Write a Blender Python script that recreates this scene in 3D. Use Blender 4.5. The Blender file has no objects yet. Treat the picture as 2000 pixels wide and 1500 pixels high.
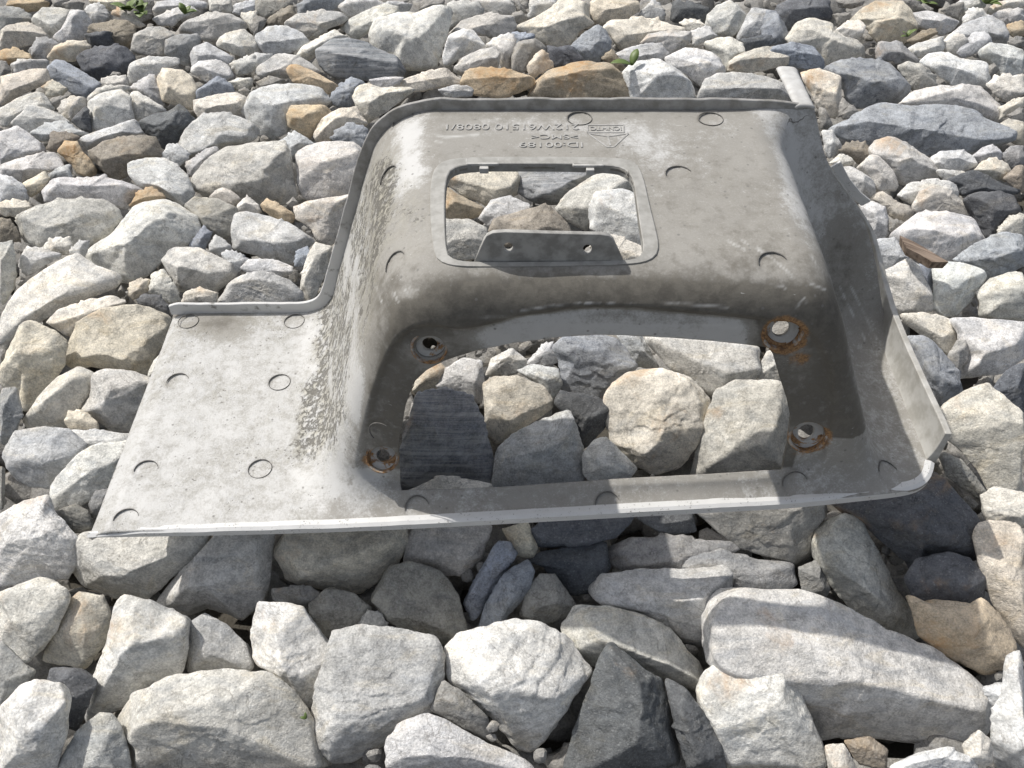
import bpy, bmesh, math, random
import numpy as np
from mathutils import Vector, Matrix

S = bpy.context.scene
R = math.radians
rng = np.random.default_rng(7)
random.seed(7)

# ------------------------------------------------------------------ camera, sky, sun, exposure
W_PX, H_PX, FPX = 2000.0, 1500.0, 1732.0
CAM_H, TILT = 0.80, R(47.0)
cam_d = bpy.data.cameras.new('camera')
cam = bpy.data.objects.new('camera', cam_d)
S.collection.objects.link(cam)
cam_d.sensor_fit = 'HORIZONTAL'
cam_d.sensor_width = 36.0
cam_d.lens = FPX / W_PX * 36.0
cam_d.clip_start, cam_d.clip_end = 0.02, 500.0
cam.location = (0, 0, CAM_H)
cam.rotation_euler = (R(90) - TILT, 0, 0)
S.camera = cam

SUN = np.array([-0.63, 0.40, 1.0]); SUN /= np.linalg.norm(SUN)      # towards the sun
sun_el = math.asin(SUN[2])
w = bpy.data.worlds.new('World'); S.world = w
w.use_nodes = True
nt = w.node_tree
bg = nt.nodes['Background']
sky = nt.nodes.new('ShaderNodeTexSky')
sky.sky_type = 'NISHITA'
sky.sun_disc = False
sky.sun_elevation = sun_el
sky.sun_rotation = math.atan2(SUN[0], SUN[1]) % (2 * math.pi)
sky.dust_density = 3.0
hs = nt.nodes.new('ShaderNodeHueSaturation'); hs.inputs['Saturation'].default_value = 0.45     # thin bright haze
nt.links.new(sky.outputs[0], hs.inputs['Color']); nt.links.new(hs.outputs[0], bg.inputs[0])
bg.inputs[1].default_value = 0.13
sd = bpy.data.lights.new('sun', 'SUN')
sd.energy = 3.75
sd.angle = R(0.6)
sd.color = (1.0, 0.955, 0.89)
so = bpy.data.objects.new('sun', sd)
S.collection.objects.link(so)
so.location = (-1.5, 1.0, 3)
so.rotation_euler = Vector(SUN).to_track_quat('Z', 'Y').to_euler()
S.view_settings.view_transform = 'Standard'
S.view_settings.look = 'None'
S.view_settings.exposure = 0.0
S.view_settings.gamma = 1.0

# ------------------------------------------------------------------ picture point -> ray
CT, ST = math.cos(TILT), math.sin(TILT)
RIGHT = np.array([1.0, 0, 0]); FWD = np.array([0, CT, -ST]); UPV = np.array([0, ST, CT])
CAM = np.array([0, 0, CAM_H])
def ray(px, py):
    px = np.asarray(px, float); py = np.asarray(py, float)
    return (RIGHT * ((px - 1000) / FPX)[..., None] + UPV * (-(py - 750) / FPX)[..., None] + FWD)
def on_z(px, py, z):
    d = ray(px, py); return CAM + d * ((z - CAM_H) / d[..., 2])[..., None]
def on_y(px, py, y):
    d = ray(px, py); return CAM + d * (y / d[..., 1])[..., None]

# ------------------------------------------------------------------ noise (value noise, vectorised)
def _hash(ix, iy, iz, seed):
    h = (ix * 374761393 + iy * 668265263 + iz * 2147483647 * 0 + iz * 1274126177 + seed * 974711) & 0xffffffff
    h = ((h ^ (h >> 13)) * 1274126177) & 0xffffffff
    h = ((h ^ (h >> 16)) * 2246822519) & 0xffffffff
    return ((h ^ (h >> 15)) & 0xffff) / 32767.5 - 1.0
def vnoise(P, seed=0):
    F = np.floor(P); f = P - F; f = f * f * (3 - 2 * f)
    I = F.astype(np.int64)
    r = 0
    for dx in (0, 1):
        wx = f[:, 0] if dx else 1 - f[:, 0]
        for dy in (0, 1):
            wy = f[:, 1] if dy else 1 - f[:, 1]
            for dz in (0, 1):
                wz = f[:, 2] if dz else 1 - f[:, 2]
                r = r + wx * wy * wz * _hash(I[:, 0] + dx, I[:, 1] + dy, I[:, 2] + dz, seed)
    return r
def fbm(P, octs=4, seed=0, gain=0.5, lac=2.07):
    a, r = 1.0, 0
    for o in range(octs):
        r = r + a * vnoise(P * lac ** o + 17.3 * o, seed + o); a *= gain
    return r
def sstep(a, b, x):
    t = np.clip((x - a) / (b - a), 0, 1); return t * t * (3 - 2 * t)

# ------------------------------------------------------------------ helpers: objects
def link(o, parent=None):
    S.collection.objects.link(o)
    if parent is not None: o.parent = parent
    return o
def mesh_np(name, co, faces, mat=None, smooth=True):
    """co (n,3), faces: (m,3|4) array or list of tuples"""
    me = bpy.data.meshes.new(name)
    co = np.ascontiguousarray(co, np.float32)
    if isinstance(faces, np.ndarray):
        k = faces.shape[1]
        me.vertices.add(len(co)); me.vertices.foreach_set('co', co.ravel())
        me.loops.add(faces.size); me.loops.foreach_set('vertex_index', faces.astype(np.int32).ravel())
        me.polygons.add(len(faces))
        me.polygons.foreach_set('loop_start', np.arange(0, faces.size, k, dtype=np.int32))
        me.update(calc_edges=True)
        me.validate()
    else:
        me.from_pydata(co.tolist(), [], faces); me.update()
    me.polygons.foreach_set('use_smooth', np.full(len(me.polygons), smooth))
    if mat: me.materials.append(mat)
    return me
def thing(o, label, cat, group=None):
    o['label'] = label; o['category'] = cat
    if group: o['group'] = group
    return o

# ------------------------------------------------------------------ material helper
class NT:
    def __init__(s, name):
        s.m = bpy.data.materials.new(name); s.m.use_nodes = True
        s.t = s.m.node_tree; s.n = s.t.nodes; s.b = s.n['Principled BSDF']
    def new(s, typ, **kw):
        n = s.n.new(typ)
        for k, v in kw.items():
            if k.startswith('i_'):
                n.inputs[k[2:].replace('_', ' ')].default_value = v
            else: setattr(n, k, v)
        return n
    def set(s, sock, v):
        if hasattr(v, 'is_linked') or hasattr(v, 'links'): s.t.links.new(v, sock)
        else: sock.default_value = v
    def math(s, op, a, b=0.0, c=0.0, clamp=False):
        n = s.new('ShaderNodeMath', operation=op, use_clamp=clamp)
        s.set(n.inputs[0], a); s.set(n.inputs[1], b); s.set(n.inputs[2], c); return n.outputs[0]
    def mix(s, f, a, b, mode='MIX'):
        n = s.new('ShaderNodeMix', data_type='RGBA', blend_type=mode)
        s.set(n.inputs[0], f); s.set(n.inputs[6], a); s.set(n.inputs[7], b); return n.outputs[2]
    def noise(s, vec, scale, detail=4, rough=0.55, dist=0.0):
        n = s.new('ShaderNodeTexNoise'); s.set(n.inputs['Vector'], vec)
        n.inputs['Scale'].default_value = scale; n.inputs['Detail'].default_value = detail
        n.inputs['Roughness'].default_value = rough; n.inputs['Distortion'].default_value = dist
        return n.outputs[0]
    def step(s, x, a, b):
        n = s.new('ShaderNodeMapRange', interpolation_type='SMOOTHSTEP')
        s.set(n.inputs[0], x); s.set(n.inputs[1], a); s.set(n.inputs[2], b); return n.outputs[0]
    def attr(s, name, typ='GEOMETRY'):
        n = s.new('ShaderNodeAttribute', attribute_type=typ, attribute_name=name); return n
    def bump(s, h, strength, dist, normal=None):
        n = s.new('ShaderNodeBump'); n.inputs['Strength'].default_value = strength
        n.inputs['Distance'].default_value = dist; s.set(n.inputs['Height'], h)
        if normal is not None: s.set(n.inputs['Normal'], normal)
        return n.outputs[0]

# ------------------------------------------------------------------ rock material
def rock_material():
    k = NT('crushed_rock')
    tc = k.new('ShaderNodeTexCoord'); oi = k.new('ShaderNodeObjectInfo')
    off = k.new('ShaderNodeVectorMath', operation='ADD')
    k.t.links.new(tc.outputs['Object'], off.inputs[0])
    sc = k.new('ShaderNodeVectorMath', operation='SCALE'); sc.inputs['Scale'].default_value = 37.0
    cmb = k.new('ShaderNodeCombineXYZ')
    k.set(cmb.inputs[0], oi.outputs['Random']); k.set(cmb.inputs[1], k.math('FRACT', k.math('MULTIPLY', oi.outputs['Random'], 7.13)))
    k.t.links.new(cmb.outputs[0], sc.inputs[0]); k.t.links.new(sc.outputs[0], off.inputs[1])
    V = off.outputs[0]
    base = oi.outputs['Color']
    stain = k.attr('stain', 'OBJECT').outputs['Fac']
    band = k.attr('band', 'OBJECT').outputs['Fac']
    dark = k.attr('darkmin', 'OBJECT').outputs['Fac']
    # broad and fine mottling
    n1 = k.noise(V, 16, 5, 0.6, 0.4)
    n2 = k.noise(V, 75, 6, 0.68)
    n3 = k.noise(V, 420, 3, 0.7)
    f1 = k.step(n1, 0.30, 0.72); f2 = k.step(n2, 0.36, 0.64); f3 = k.step(n3, 0.32, 0.70)
    v = k.math('ADD', k.math('MULTIPLY', f1, 0.28), k.math('ADD', k.math('MULTIPLY', f2, 0.34), k.math('MULTIPLY', f3, 0.42)))
    v = k.math('ADD', v, 0.52)
    col = k.mix(1.0, base, k_gray(k, v), 'MULTIPLY')
    # cloudy blue-grey and warm areas, streaked along the stone's own grain
    mpg = k.new('ShaderNodeMapping'); k.t.links.new(V, mpg.inputs[0]); mpg.inputs['Scale'].default_value = (1.0, 2.6, 2.0)
    mpg.inputs['Rotation'].default_value = (0.4, 0.7, 0.5)
    ng = k.noise(mpg.outputs[0], 15, 6, 0.66, 0.8)
    col = k.mix(k.math('MULTIPLY', k.step(ng, 0.50, 0.66), 0.62), col, k.mix(1.0, col, (0.66, 0.69, 0.74, 1), 'MULTIPLY'))
    col = k.mix(k.math('MULTIPLY', k.step(ng, 0.47, 0.34), 0.5), col, k.mix(1.0, col, (1.06, 0.99, 0.86, 1), 'MULTIPLY'))
    # hairline seams
    hn = k.noise(V, 11, 6, 0.6, 1.2)
    hl_ = k.step(k.math('ABSOLUTE', k.math('SUBTRACT', hn, 0.5)), 0.010, 0.003)
    col = k.mix(k.math('MULTIPLY', k.math('MULTIPLY', hl_, k.step(n1, 0.42, 0.55)), 0.5), col, k.mix(1.0, col, (0.42, 0.40, 0.38, 1), 'MULTIPLY'))
    # dark mineral veins
    vein = k.noise(V, 22, 7, 0.72, 1.6)
    vm = k.math('MULTIPLY', k.step(vein, 0.55, 0.72), dark)
    col = k.mix(vm, col, (0.085, 0.095, 0.12, 1))
    # bands
    mp = k.new('ShaderNodeMapping'); k.t.links.new(V, mp.inputs[0])
    mp.vector_type = 'TEXTURE'; mp.inputs['Rotation'].default_value = (-0.82, 0.06, 0.05); mp.inputs['Scale'].default_value = (1 / 7, 1 / 12, 1 / 190)
    bn = k.noise(mp.outputs[0], 0.8, 6, 0.78, 0.22)
    bm = k.math('MULTIPLY', k.math('MULTIPLY', k.step(bn, 0.44, 0.60), k.math('ADD', 0.45, k.math('MULTIPLY', f1, 0.5))), band)
    col = k.mix(k.math('MULTIPLY', bm, 0.8), col, (0.56, 0.56, 0.56, 1))
    # iron stain
    sn = k.noise(V, 13, 6, 0.62, 0.5)
    sx = k.new('ShaderNodeSeparateXYZ'); k.t.links.new(tc.outputs['Object'], sx.inputs[0])
    stz = k.attr('invsize', 'OBJECT').outputs['Fac']
    sn = k.math('ADD', sn, k.math('MULTIPLY', k.math('MULTIPLY', k.math('ADD', sx.outputs[2], k.math('MULTIPLY', sx.outputs[0], -0.4)), stz), 0.13))
    lo = k.math('SUBTRACT', 0.80, k.math('MULTIPLY', stain, 0.42))
    sm = k.step(sn, lo, k.math('ADD', lo, 0.22))
    sm = k.math('MULTIPLY', sm, k.math('ADD', 0.35, k.math('MULTIPLY', f2, 0.5)))
    rust = k.mix(k.step(n2, 0.35, 0.7), (0.62, 0.43, 0.23, 1), (0.40, 0.22, 0.09, 1))
    col = k.mix(sm, col, rust)
    # crystal faces: smoother, with their white glint mixed into the colour
    vo = k.new('ShaderNodeTexVoronoi', feature='F1'); k.set(vo.inputs['Vector'], V); vo.inputs['Scale'].default_value = 620
    sep = k.new('ShaderNodeSeparateColor'); k.t.links.new(vo.outputs['Color'], sep.inputs[0])
    gl = k.step(sep.outputs[0], 0.955, 0.97)
    k.set(k.b.inputs['Base Color'], k.mix(k.math('MULTIPLY', gl, 0.16), col, k.mix(0.5, col, (0.9, 0.9, 0.9, 1))))
    k.set(k.b.inputs['Roughness'], k.math('SUBTRACT', 0.78, k.math('MULTIPLY', gl, 0.42)))
    k.b.inputs['Specular IOR Level'].default_value = 0.35
    n4 = k.noise(V, 190, 5, 0.75, 0.3)
    h = k.math('ADD', k.math('MULTIPLY', n2, 0.24), k.math('MULTIPLY', n4, 0.40))
    h = k.math('ADD', h, k.math('MULTIPLY', n3, 0.16))
    h = k.math('MULTIPLY', h, k.math('ADD', 0.45, k.math('MULTIPLY', k.math('FRACT', k.math('MULTIPLY', oi.outputs['Random'], 31.7)), 0.8)))
    h = k.math('ADD', h, k.math('MULTIPLY', sep.outputs[1], 0.06))
    k.set(k.b.inputs['Normal'], k.bump(h, 0.9, 0.0055))
    return k.m
def k_gray(k, v):
    c = k.new('ShaderNodeCombineColor')
    for i in range(3): k.set(c.inputs[i], v)
    return c.outputs[0]
M_ROCK = rock_material()

def simple_mat(name, col, rough=0.6, nscale=120, var=0.25, bump=0.15, metallic=0.0, col2=None):
    k = NT(name); tc = k.new('ShaderNodeTexCoord')
    n = k.noise(tc.outputs['Object'], nscale, 5, 0.6)
    c2 = col2 or tuple(x * (1 - var) for x in col)
    k.set(k.b.inputs['Base Color'], k.mix(k.step(n, 0.35, 0.65), (*col, 1), (*c2, 1)))
    k.b.inputs['Roughness'].default_value = rough; k.b.inputs['Metallic'].default_value = metallic
    k.set(k.b.inputs['Normal'], k.bump(n, bump, 0.002))
    return k.m
ROCKS = """
o|0,4 40,0 95,2 80,20 40,22 10,14
g|0,17 30,16 60,30 62,40 40,48 10,62 0,60
p|63,32 85,15 118,16 136,20 128,50 104,73 80,58 62,42
w|138,20 165,22 176,40 172,62 160,80 140,88 118,84 104,74 122,56
p|166,18 180,8 200,9 210,20 212,36 196,47 182,44 172,30
k|168,62 178,48 215,42 245,40 262,50 264,66 256,90 240,95 228,88 218,64 190,64|pinkish brown block at the back behind a dark shard|P|the pinkish brown block
d|166,68 190,66 219,63 220,90 205,94 180,92|dark pointed shard leaning on the pinkish brown block
c|0,62 20,52 52,44 78,54 96,74 60,86 20,96 0,97
o|0,98 30,96 58,106 62,116 40,120 15,124 0,118
g|58,98 72,75 95,74 116,88 98,104 92,118 64,116
c|96,108 108,90 135,80 165,80 178,92 160,104 145,116 120,118 96,118
d|147,108 170,98 200,92 240,90 256,104 262,116 250,140 240,148 210,150 190,155 165,140 150,118|large dark slate rock with a rusty lower corner at the back|D|the rusty-cornered dark slate
p|262,66 290,53 320,54 340,68 325,84 322,106 290,108 256,100
g|324,80 355,68 385,66 392,78 378,104 366,130 350,122 340,112 324,108|grey rock with a brown shaded side standing on edge|D|the brown-sided grey rock
p|345,52 370,38 410,28 450,28 482,44 470,58 440,70 410,80 395,76 385,64 348,62
w|422,82 440,66 475,56 492,70 500,84 500,100 475,112 455,104 424,90
p|372,108 378,92 405,83 420,92 440,102 456,112 448,124 420,130 376,130
w|374,132 390,120 430,118 445,128 455,148 436,160 410,165 390,150 374,144
p|452,122 480,112 504,104 506,128 490,140 466,147 452,134
w|250,130 262,120 290,112 345,112 350,126 320,136 300,148 275,158 252,168 250,150
c|306,150 316,134 355,138 375,152 384,170 382,190 376,206 372,214 340,204 318,198 310,176|cream rock with a grey speckled face|D|the grey-faced cream rock
p|252,172 275,155 298,145 306,162 312,186 320,200 305,204 280,188 262,178
w|196,154 215,150 246,148 250,168 225,176 210,176 198,162
c|212,148 220,141 236,142 234,150 220,152
s|93,132 104,116 125,120 160,140 198,164 182,178 170,190 148,186 120,168 98,152|dark mottled slab lying diagonally, shiny grey top|D|the mottled diagonal slab
p|20,126 40,118 95,118 94,134 60,140 25,144
g|0,118 12,120 20,140 0,152
c|0,150 60,136 92,136 95,158 80,168 50,180 20,195 0,208|long cream rock with tan side, cut by the left edge|P|the long cream rock
c|84,172 98,157 118,164 128,172 118,188 95,188
p|0,212 40,190 75,178 88,188 96,200 104,214 90,222 40,232 15,246 0,244
c|98,194 118,188 134,186 124,200 112,216 104,212
p|114,218 122,198 140,190 165,192 168,206 150,225 138,236 120,230
d|140,236 165,208 172,214 178,256 158,252
p|172,190 190,172 220,170 250,166 250,178 215,182 195,195 172,206
w|172,196 190,185 235,175 255,190 258,215 262,234 240,250 200,256 176,258 172,220
w|252,190 265,178 290,192 325,214 300,224 270,234 260,226 252,205
p|152,270 180,258 225,246 262,232 280,264 255,264 225,268 195,275 174,296 160,284
d|270,236 300,224 335,218 348,203 360,212 382,236 372,250 352,260 346,280 322,290 305,282 290,262 276,250|very dark angular rock with a grey lit top|D|the very dark angular rock
c|378,196 410,188 460,180 482,190 478,214 462,224 430,222 392,234 378,214
s|383,176 400,165 425,152 452,165 458,180 430,184 400,190 384,196
w|440,162 465,154 492,152 493,168 480,174 460,174
c|466,176 478,170 490,178 486,188 470,186
w|473,216 490,190 505,172 520,190 520,225 500,242 485,232
p|348,278 362,252 395,226 440,222 475,232 500,246 500,268 486,278 455,284 430,292 400,300 370,306 352,296
p|316,306 328,280 350,286 366,296 368,312 350,322 330,316
p|364,320 380,308 412,286 430,294 420,306 396,326 380,345 366,336
p|378,346 400,318 440,285 490,278 555,276 565,300 572,350 580,378 560,396 520,404 470,402 440,385 400,382 380,370|large boxy grey rock with a broad shaded front face|D|the large boxy grey rock
w|250,320 285,310 322,310 345,322 366,345 378,375 372,395 362,405 340,392 310,375 275,368 256,345
k|174,295 200,276 240,270 285,266 303,270 312,290 316,305 290,310 255,318 252,340 225,350 205,340 188,318 176,308|greenish brown block with a rough flat top|D|the greenish brown block
o|112,298 125,275 150,276 160,296 175,310 186,330 172,346 150,338 140,322 124,306|narrow rusty tan stone wedged beside the greenish brown block
k|92,292 102,258 140,262 156,268 150,275 125,278 112,296
p|62,262 92,240 130,242 155,255 175,260 160,268 140,264 104,258 90,275 75,272
p|0,262 30,244 55,260 80,280 84,296 60,308 20,312 0,318
p|0,320 40,308 100,296 118,312 128,330 90,336 60,345 45,352 0,345
p|92,342 110,330 135,322 140,345 120,348 98,350
c|47,356 70,345 85,335 95,350 80,372 55,385 48,372
p|0,346 20,344 45,362 55,390 30,398 0,400
p|18,240 55,205 80,210 115,222 138,240 90,240 62,260 45,256
p|76,372 100,348 135,346 160,352 200,346 245,356 278,370 262,392 240,410 200,392 150,388 90,398
w|56,383 64,388 86,402 70,406 60,400
d|100,0 130,0 125,14 105,12
p|120,8 145,0 165,6 160,20 130,18
c|160,0 245,0 250,12 215,20 180,8
k|255,0 295,0 292,12 270,10
p|295,16 310,2 360,0 405,4 402,18 370,12 330,18 310,26
w|296,36 330,22 370,12 386,20 370,30 345,40 335,50 310,46
c|215,26 235,16 248,30 285,48 265,52 240,38
w|408,0 450,0 455,22 430,26 410,22
p|455,10 498,0 500,20 470,28 456,24
c|470,28 500,22 505,70 490,62 478,44
g|500,0 568,0 572,10 555,20 520,35 500,25
k|520,38 548,20 570,10 578,30 560,48 530,45
s|580,10 600,0 675,0 660,14 640,24 600,28 584,30
w|660,14 680,0 745,0 755,10 735,22 705,32 680,34
q|552,48 580,28 625,22 660,22 680,34 665,48 640,56 612,74 590,66|cream topped rock with an orange brown front at the back|P|the orange-fronted cream rock
p|663,50 680,38 720,20 750,8 775,14 778,28 740,40 722,62 700,76 685,72
p|745,5 805,8 800,20 775,28
o|760,0 800,0 790,8 770,6
g|815,18 835,5 850,0 868,2 864,12 835,20
w|720,60 735,35 780,26 810,28 850,12 880,16 878,45 866,80 850,130 820,135 780,130 770,112 740,95 722,80|largest white angular rock at the back, sharp right edge|D|the largest white rock at the back
p|870,12 890,4 930,6 945,20 935,30 900,40 878,58 872,40
p|870,70 900,40 950,28 1000,30 1010,50 985,75 955,70 930,55 900,60
p|920,0 1005,0 1010,30 965,30 945,20 925,6
w|866,110 872,85 880,70 905,54 925,60 948,90 930,98 900,110 876,130 868,128
p|885,135 905,112 935,98 965,92 976,105 972,135 940,140 905,145 890,140
w|948,92 965,74 985,66 1005,68 1005,100 1000,130 980,135 975,105
c|500,30 520,38 515,50 503,72 498,72 492,50
p|500,70 520,48 560,52 590,64 604,82 590,90 575,100 550,106 520,105 503,90
p|580,60 600,55 625,56 615,64 600,74
w|590,90 620,75 650,58 676,72 660,84 640,95 600,120 580,110
b|617,100 650,78 680,78 715,86 745,100 775,110 790,135 792,150 770,152 745,156 700,150 660,152 635,140 622,120|dark banded slab with a tan top behind the panel|D|the tan-topped dark slab
p|505,135 540,106 580,108 610,125 625,140 600,148 570,128 556,132 545,150 520,158 505,150
o|560,140 565,128 580,126 612,140 640,155 660,165 645,182 630,185 600,170 572,160|small orange speckled stone in front of the tan-topped dark slab
p|500,105 532,106 530,120 515,130 500,142
w|475,212 490,185 530,164 590,166 625,174 645,196 640,206 590,206 560,215 565,256 535,270 510,265 485,240|broad white rock left of the rusty orange stone|D|the broad white rock at left rear
w|500,160 525,150 558,155 545,165 510,172
s|645,190 665,165 690,152 715,162 700,178 692,200 670,208 650,200
w|690,190 700,170 720,164 745,174 800,170 815,175 780,182 750,200 735,215 722,240 705,225
p|720,155 790,150 780,165 755,172 730,168
c|760,170 800,150 870,132 900,150 900,165 850,170 810,178 780,170|long cream slab just behind the panel's back rim
p|855,176 880,168 915,168 925,176 920,188 870,188
o|900,160 912,136 940,134 1000,138 1045,152 1040,168 1010,182 980,188 930,186 904,172|orange fronted rock with a flat grey top behind the rim|D|the grey-topped orange rock
o|560,225 572,206 635,206 648,218 635,240 615,255 605,268 580,258 562,245|rusty orange stone with a crumbling face, left of the panel|P|the rusty orange stone
c|612,262 630,232 660,215 695,208 705,228 720,245 680,245 650,255 640,278 620,278
s|648,275 655,255 685,243 715,250 720,265 712,295 700,295 680,282
p|545,275 575,258 600,270 618,284 600,290 580,300 570,310 560,290
w|580,300 600,285 640,278 690,280 712,298 710,340 695,380 640,395 600,390 582,360|big white block touching the panel's upper left side|D|the big white block
c|575,405 600,395 640,388 690,380 685,420 665,455 645,478 620,470 605,440 580,430
c|1000,0 1012,0 1030,25 1010,22
p|1035,0 1090,0 1078,20 1055,28 1034,36
c|1002,52 1030,42 1070,22 1095,0 1150,0 1152,28 1160,45 1130,62 1110,90 1085,92 1055,80 1030,65|large cream rock with a shaded tan edge at the back|P|the large cream rock
c|1155,0 1248,0 1250,20 1228,34 1190,44 1165,48 1154,25
p|1250,25 1275,0 1290,10 1300,30 1298,40 1270,38 1250,32
p|1000,25 1020,22 1030,38 1010,46 1000,45
c|1178,52 1195,38 1250,38 1300,42 1330,52 1345,62 1300,68 1260,75 1250,88 1215,95 1200,80
d|1312,20 1318,3 1350,6 1385,16 1378,40 1365,45 1312,40|small dark square block near the back edge|P|the small dark square block
p|1382,30 1400,12 1425,2 1440,8 1460,30 1450,55 1430,70 1395,65 1380,45
p|1440,72 1460,30 1470,14 1500,20 1520,50 1500,68 1480,78 1450,78
d|1448,78 1500,70 1515,80 1500,92 1470,92 1455,105
w|1327,45 1340,38 1365,40 1380,50 1372,62 1345,60
q|1250,85 1268,66 1320,60 1350,62 1348,82 1330,95 1310,104 1280,102 1275,88
p|1350,60 1385,50 1400,70 1380,80 1355,90
s|1113,92 1140,65 1168,49 1182,58 1194,80 1190,98 1175,110 1165,122 1145,120 1128,108|blue grey pointed rock behind the panel with a brown flank|D|the pointed blue-grey rock
k|1175,112 1195,98 1210,115 1220,135 1205,135 1190,122
p|1205,102 1230,92 1290,84 1300,98 1310,106 1290,118 1260,115 1235,125 1210,120
w|1300,112 1340,92 1390,102 1408,112 1418,140 1400,150 1370,168 1340,145 1305,125
w|1372,86 1400,76 1430,74 1450,85 1455,105 1435,112 1420,142 1408,110
w|1218,140 1240,122 1290,115 1330,140 1352,165 1358,196 1300,200 1235,198 1230,170 1222,155|white rounded rock touching the middle of the back rim|P|the white rock at the back rim
p|1362,196 1378,155 1405,142 1450,144 1500,150 1540,165 1545,200 1500,196 1440,196|flat pale slab between the back rim and the broken arm
c|1425,120 1440,108 1470,98 1500,90 1545,100 1540,125 1500,135 1450,142 1424,140
o|1030,188 1050,152 1080,135 1130,124 1190,124 1212,140 1228,165 1230,188|big rusty brown boulder just behind the panel's back rim|D|the big rusty brown boulder
c|1032,130 1042,112 1058,98 1070,108 1078,130 1055,142 1045,150 1034,145
g|1000,110 1010,85 1045,74 1065,90 1068,112 1045,118 1032,135 1020,142 1000,138
d|1070,85 1085,92 1115,92 1140,115 1145,122 1110,128 1080,130 1072,110
s|1000,62 1045,68 1040,78 1010,86 1000,98
d|1510,35 1520,10 1545,0 1615,0 1622,20 1625,38 1600,40 1570,40 1548,55 1538,62 1525,45|dark grey rock with a brown base at the back edge|P|the dark rock at the back edge
s|1498,22 1515,22 1530,45 1540,75 1535,85 1500,88 1490,60
d|1632,0 1690,0 1685,10 1665,15 1640,14
c|1660,40 1680,20 1710,4 1760,4 1778,20 1785,40 1792,55 1785,72 1765,82 1740,85 1715,80 1700,68 1690,48|large beige lumpy rock at the back right|D|the large beige rock
p|1628,28 1660,26 1668,32 1655,45 1638,50
w|1630,60 1655,42 1680,42 1690,52 1685,68 1670,76 1645,70
w|1540,70 1560,42 1580,33 1600,38 1625,45 1630,62 1640,75 1672,76 1690,95 1688,115 1650,120 1610,126 1600,105 1570,90 1545,85
s|1500,90 1550,84 1590,92 1608,115 1608,138 1580,135 1530,125 1500,122
p|1782,25 1815,22 1850,32 1878,38 1862,58 1840,70 1815,58 1795,52
p|1745,0 1790,0 1815,20 1785,22 1775,8
d|1840,20 1862,8 1880,5 1880,25 1870,35 1850,28
p|1862,10 1880,0 1925,0 1925,15 1900,18 1885,28
c|1930,18 1945,5 2000,0 2000,16 1955,18 1935,28
w|1880,38 1895,16 1920,18 1930,30 1910,45 1890,50
p|1935,30 1960,18 2000,18 2000,40 1970,50 1950,42
p|1862,62 1885,45 1935,30 1960,45 1970,70 1968,85 1940,82 1920,64 1895,70 1880,80
o|1968,50 1985,42 2000,42 2000,68 1980,72 1970,64|small rusty orange stone at the far right edge
k|1770,80 1800,62 1825,55 1832,65 1815,75 1790,86
w|1770,95 1790,85 1815,82 1840,70 1845,82 1840,100 1815,108 1790,112 1778,105
w|1843,80 1858,64 1880,68 1890,80 1878,100 1860,105 1845,100
p|1868,105 1885,80 1905,64 1930,66 1938,84 1910,100 1890,112
c|1968,82 1985,72 2000,72 2000,92 1975,90
w|1918,95 1935,84 1975,90 2000,95 2000,150 1960,150 1948,130 1940,118 1920,105
w|1798,120 1815,105 1850,102 1880,115 1920,118 1938,132 1935,155 1930,172 1890,165 1865,165 1838,150 1825,140 1805,128
c|1930,130 1942,124 1950,135 1940,150 1930,148
w|1930,165 1945,150 2000,150 2000,185 1965,195 1945,185
g|1712,95 1725,82 1755,82 1770,95 1800,120 1790,125 1745,118 1715,115
s|1608,135 1640,120 1690,115 1740,122 1755,140 1780,175 1775,185 1758,200 1715,198 1690,208 1672,210 1655,195 1645,165 1620,150|broad grey rock behind the long blue-grey boulder|D|the broad grey rock
p|1754,130 1770,122 1800,130 1825,148 1832,170 1800,172 1785,175 1770,155
w|1758,205 1785,178 1830,170 1860,170 1890,162 1915,170 1950,205 1958,225 1948,242 1925,228 1900,210 1850,206 1800,208
c|1565,140 1600,135 1640,150 1642,200 1635,228 1620,228 1595,205 1585,180 1570,160|cream block with a shaded tan front beside the broken arm|D|the cream block beside the arm
c|1645,190 1660,205 1672,212 1650,225 1638,228
p|1640,225 1662,205 1675,215 1672,225 1650,232
s|1622,255 1660,230 1700,208 1730,200 1780,208 1850,205 1905,210 1930,235 1950,250 1975,268 1978,278 1955,290 1925,285 1895,298 1850,310 1800,300 1760,280 1740,275 1700,285 1650,275 1630,265|long blue-grey boulder right of the panel's top corner|D|the long blue-grey boulder
s|1598,210 1610,215 1625,245 1620,255 1605,250
w|1606,255 1625,255 1640,280 1640,295 1620,310 1612,295
k|1640,295 1655,280 1690,280 1700,292 1695,312 1678,320 1665,305
q|1700,290 1715,272 1740,268 1770,280 1800,300 1830,320 1845,345 1800,352 1765,360 1745,340 1720,310 1705,305|grey rock with an orange patch below the blue-grey boulder|D|the orange-patched grey rock
w|1620,318 1640,302 1665,308 1668,320 1650,328
w|1678,325 1700,303 1718,305 1745,335 1758,360 1748,372 1715,372 1700,345
p|1624,330 1660,325 1700,345 1712,370 1700,385 1675,395 1655,380 1640,350
w|1822,305 1840,295 1880,294 1900,305 1912,322 1880,335 1840,338 1825,320
p|1900,305 1920,288 1940,285 1955,295 1965,310 1940,318 1920,322
c|1900,335 1920,315 1945,312 1970,322 1978,335 1960,352 1925,345
g|1960,300 1975,286 2000,285 2000,320 1980,330 1965,315
k|1962,348 1985,325 2000,325 2000,375 1985,370
c|1955,210 1980,195 2000,190 2000,208 1970,225 1955,232
g|1968,225 1990,212 2000,212 2000,238 1980,236
c|1948,248 1970,232 2000,242 2000,280 1980,280 1965,262
p|1830,330 1880,335 1900,340 1895,352 1848,352 1838,345
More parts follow.
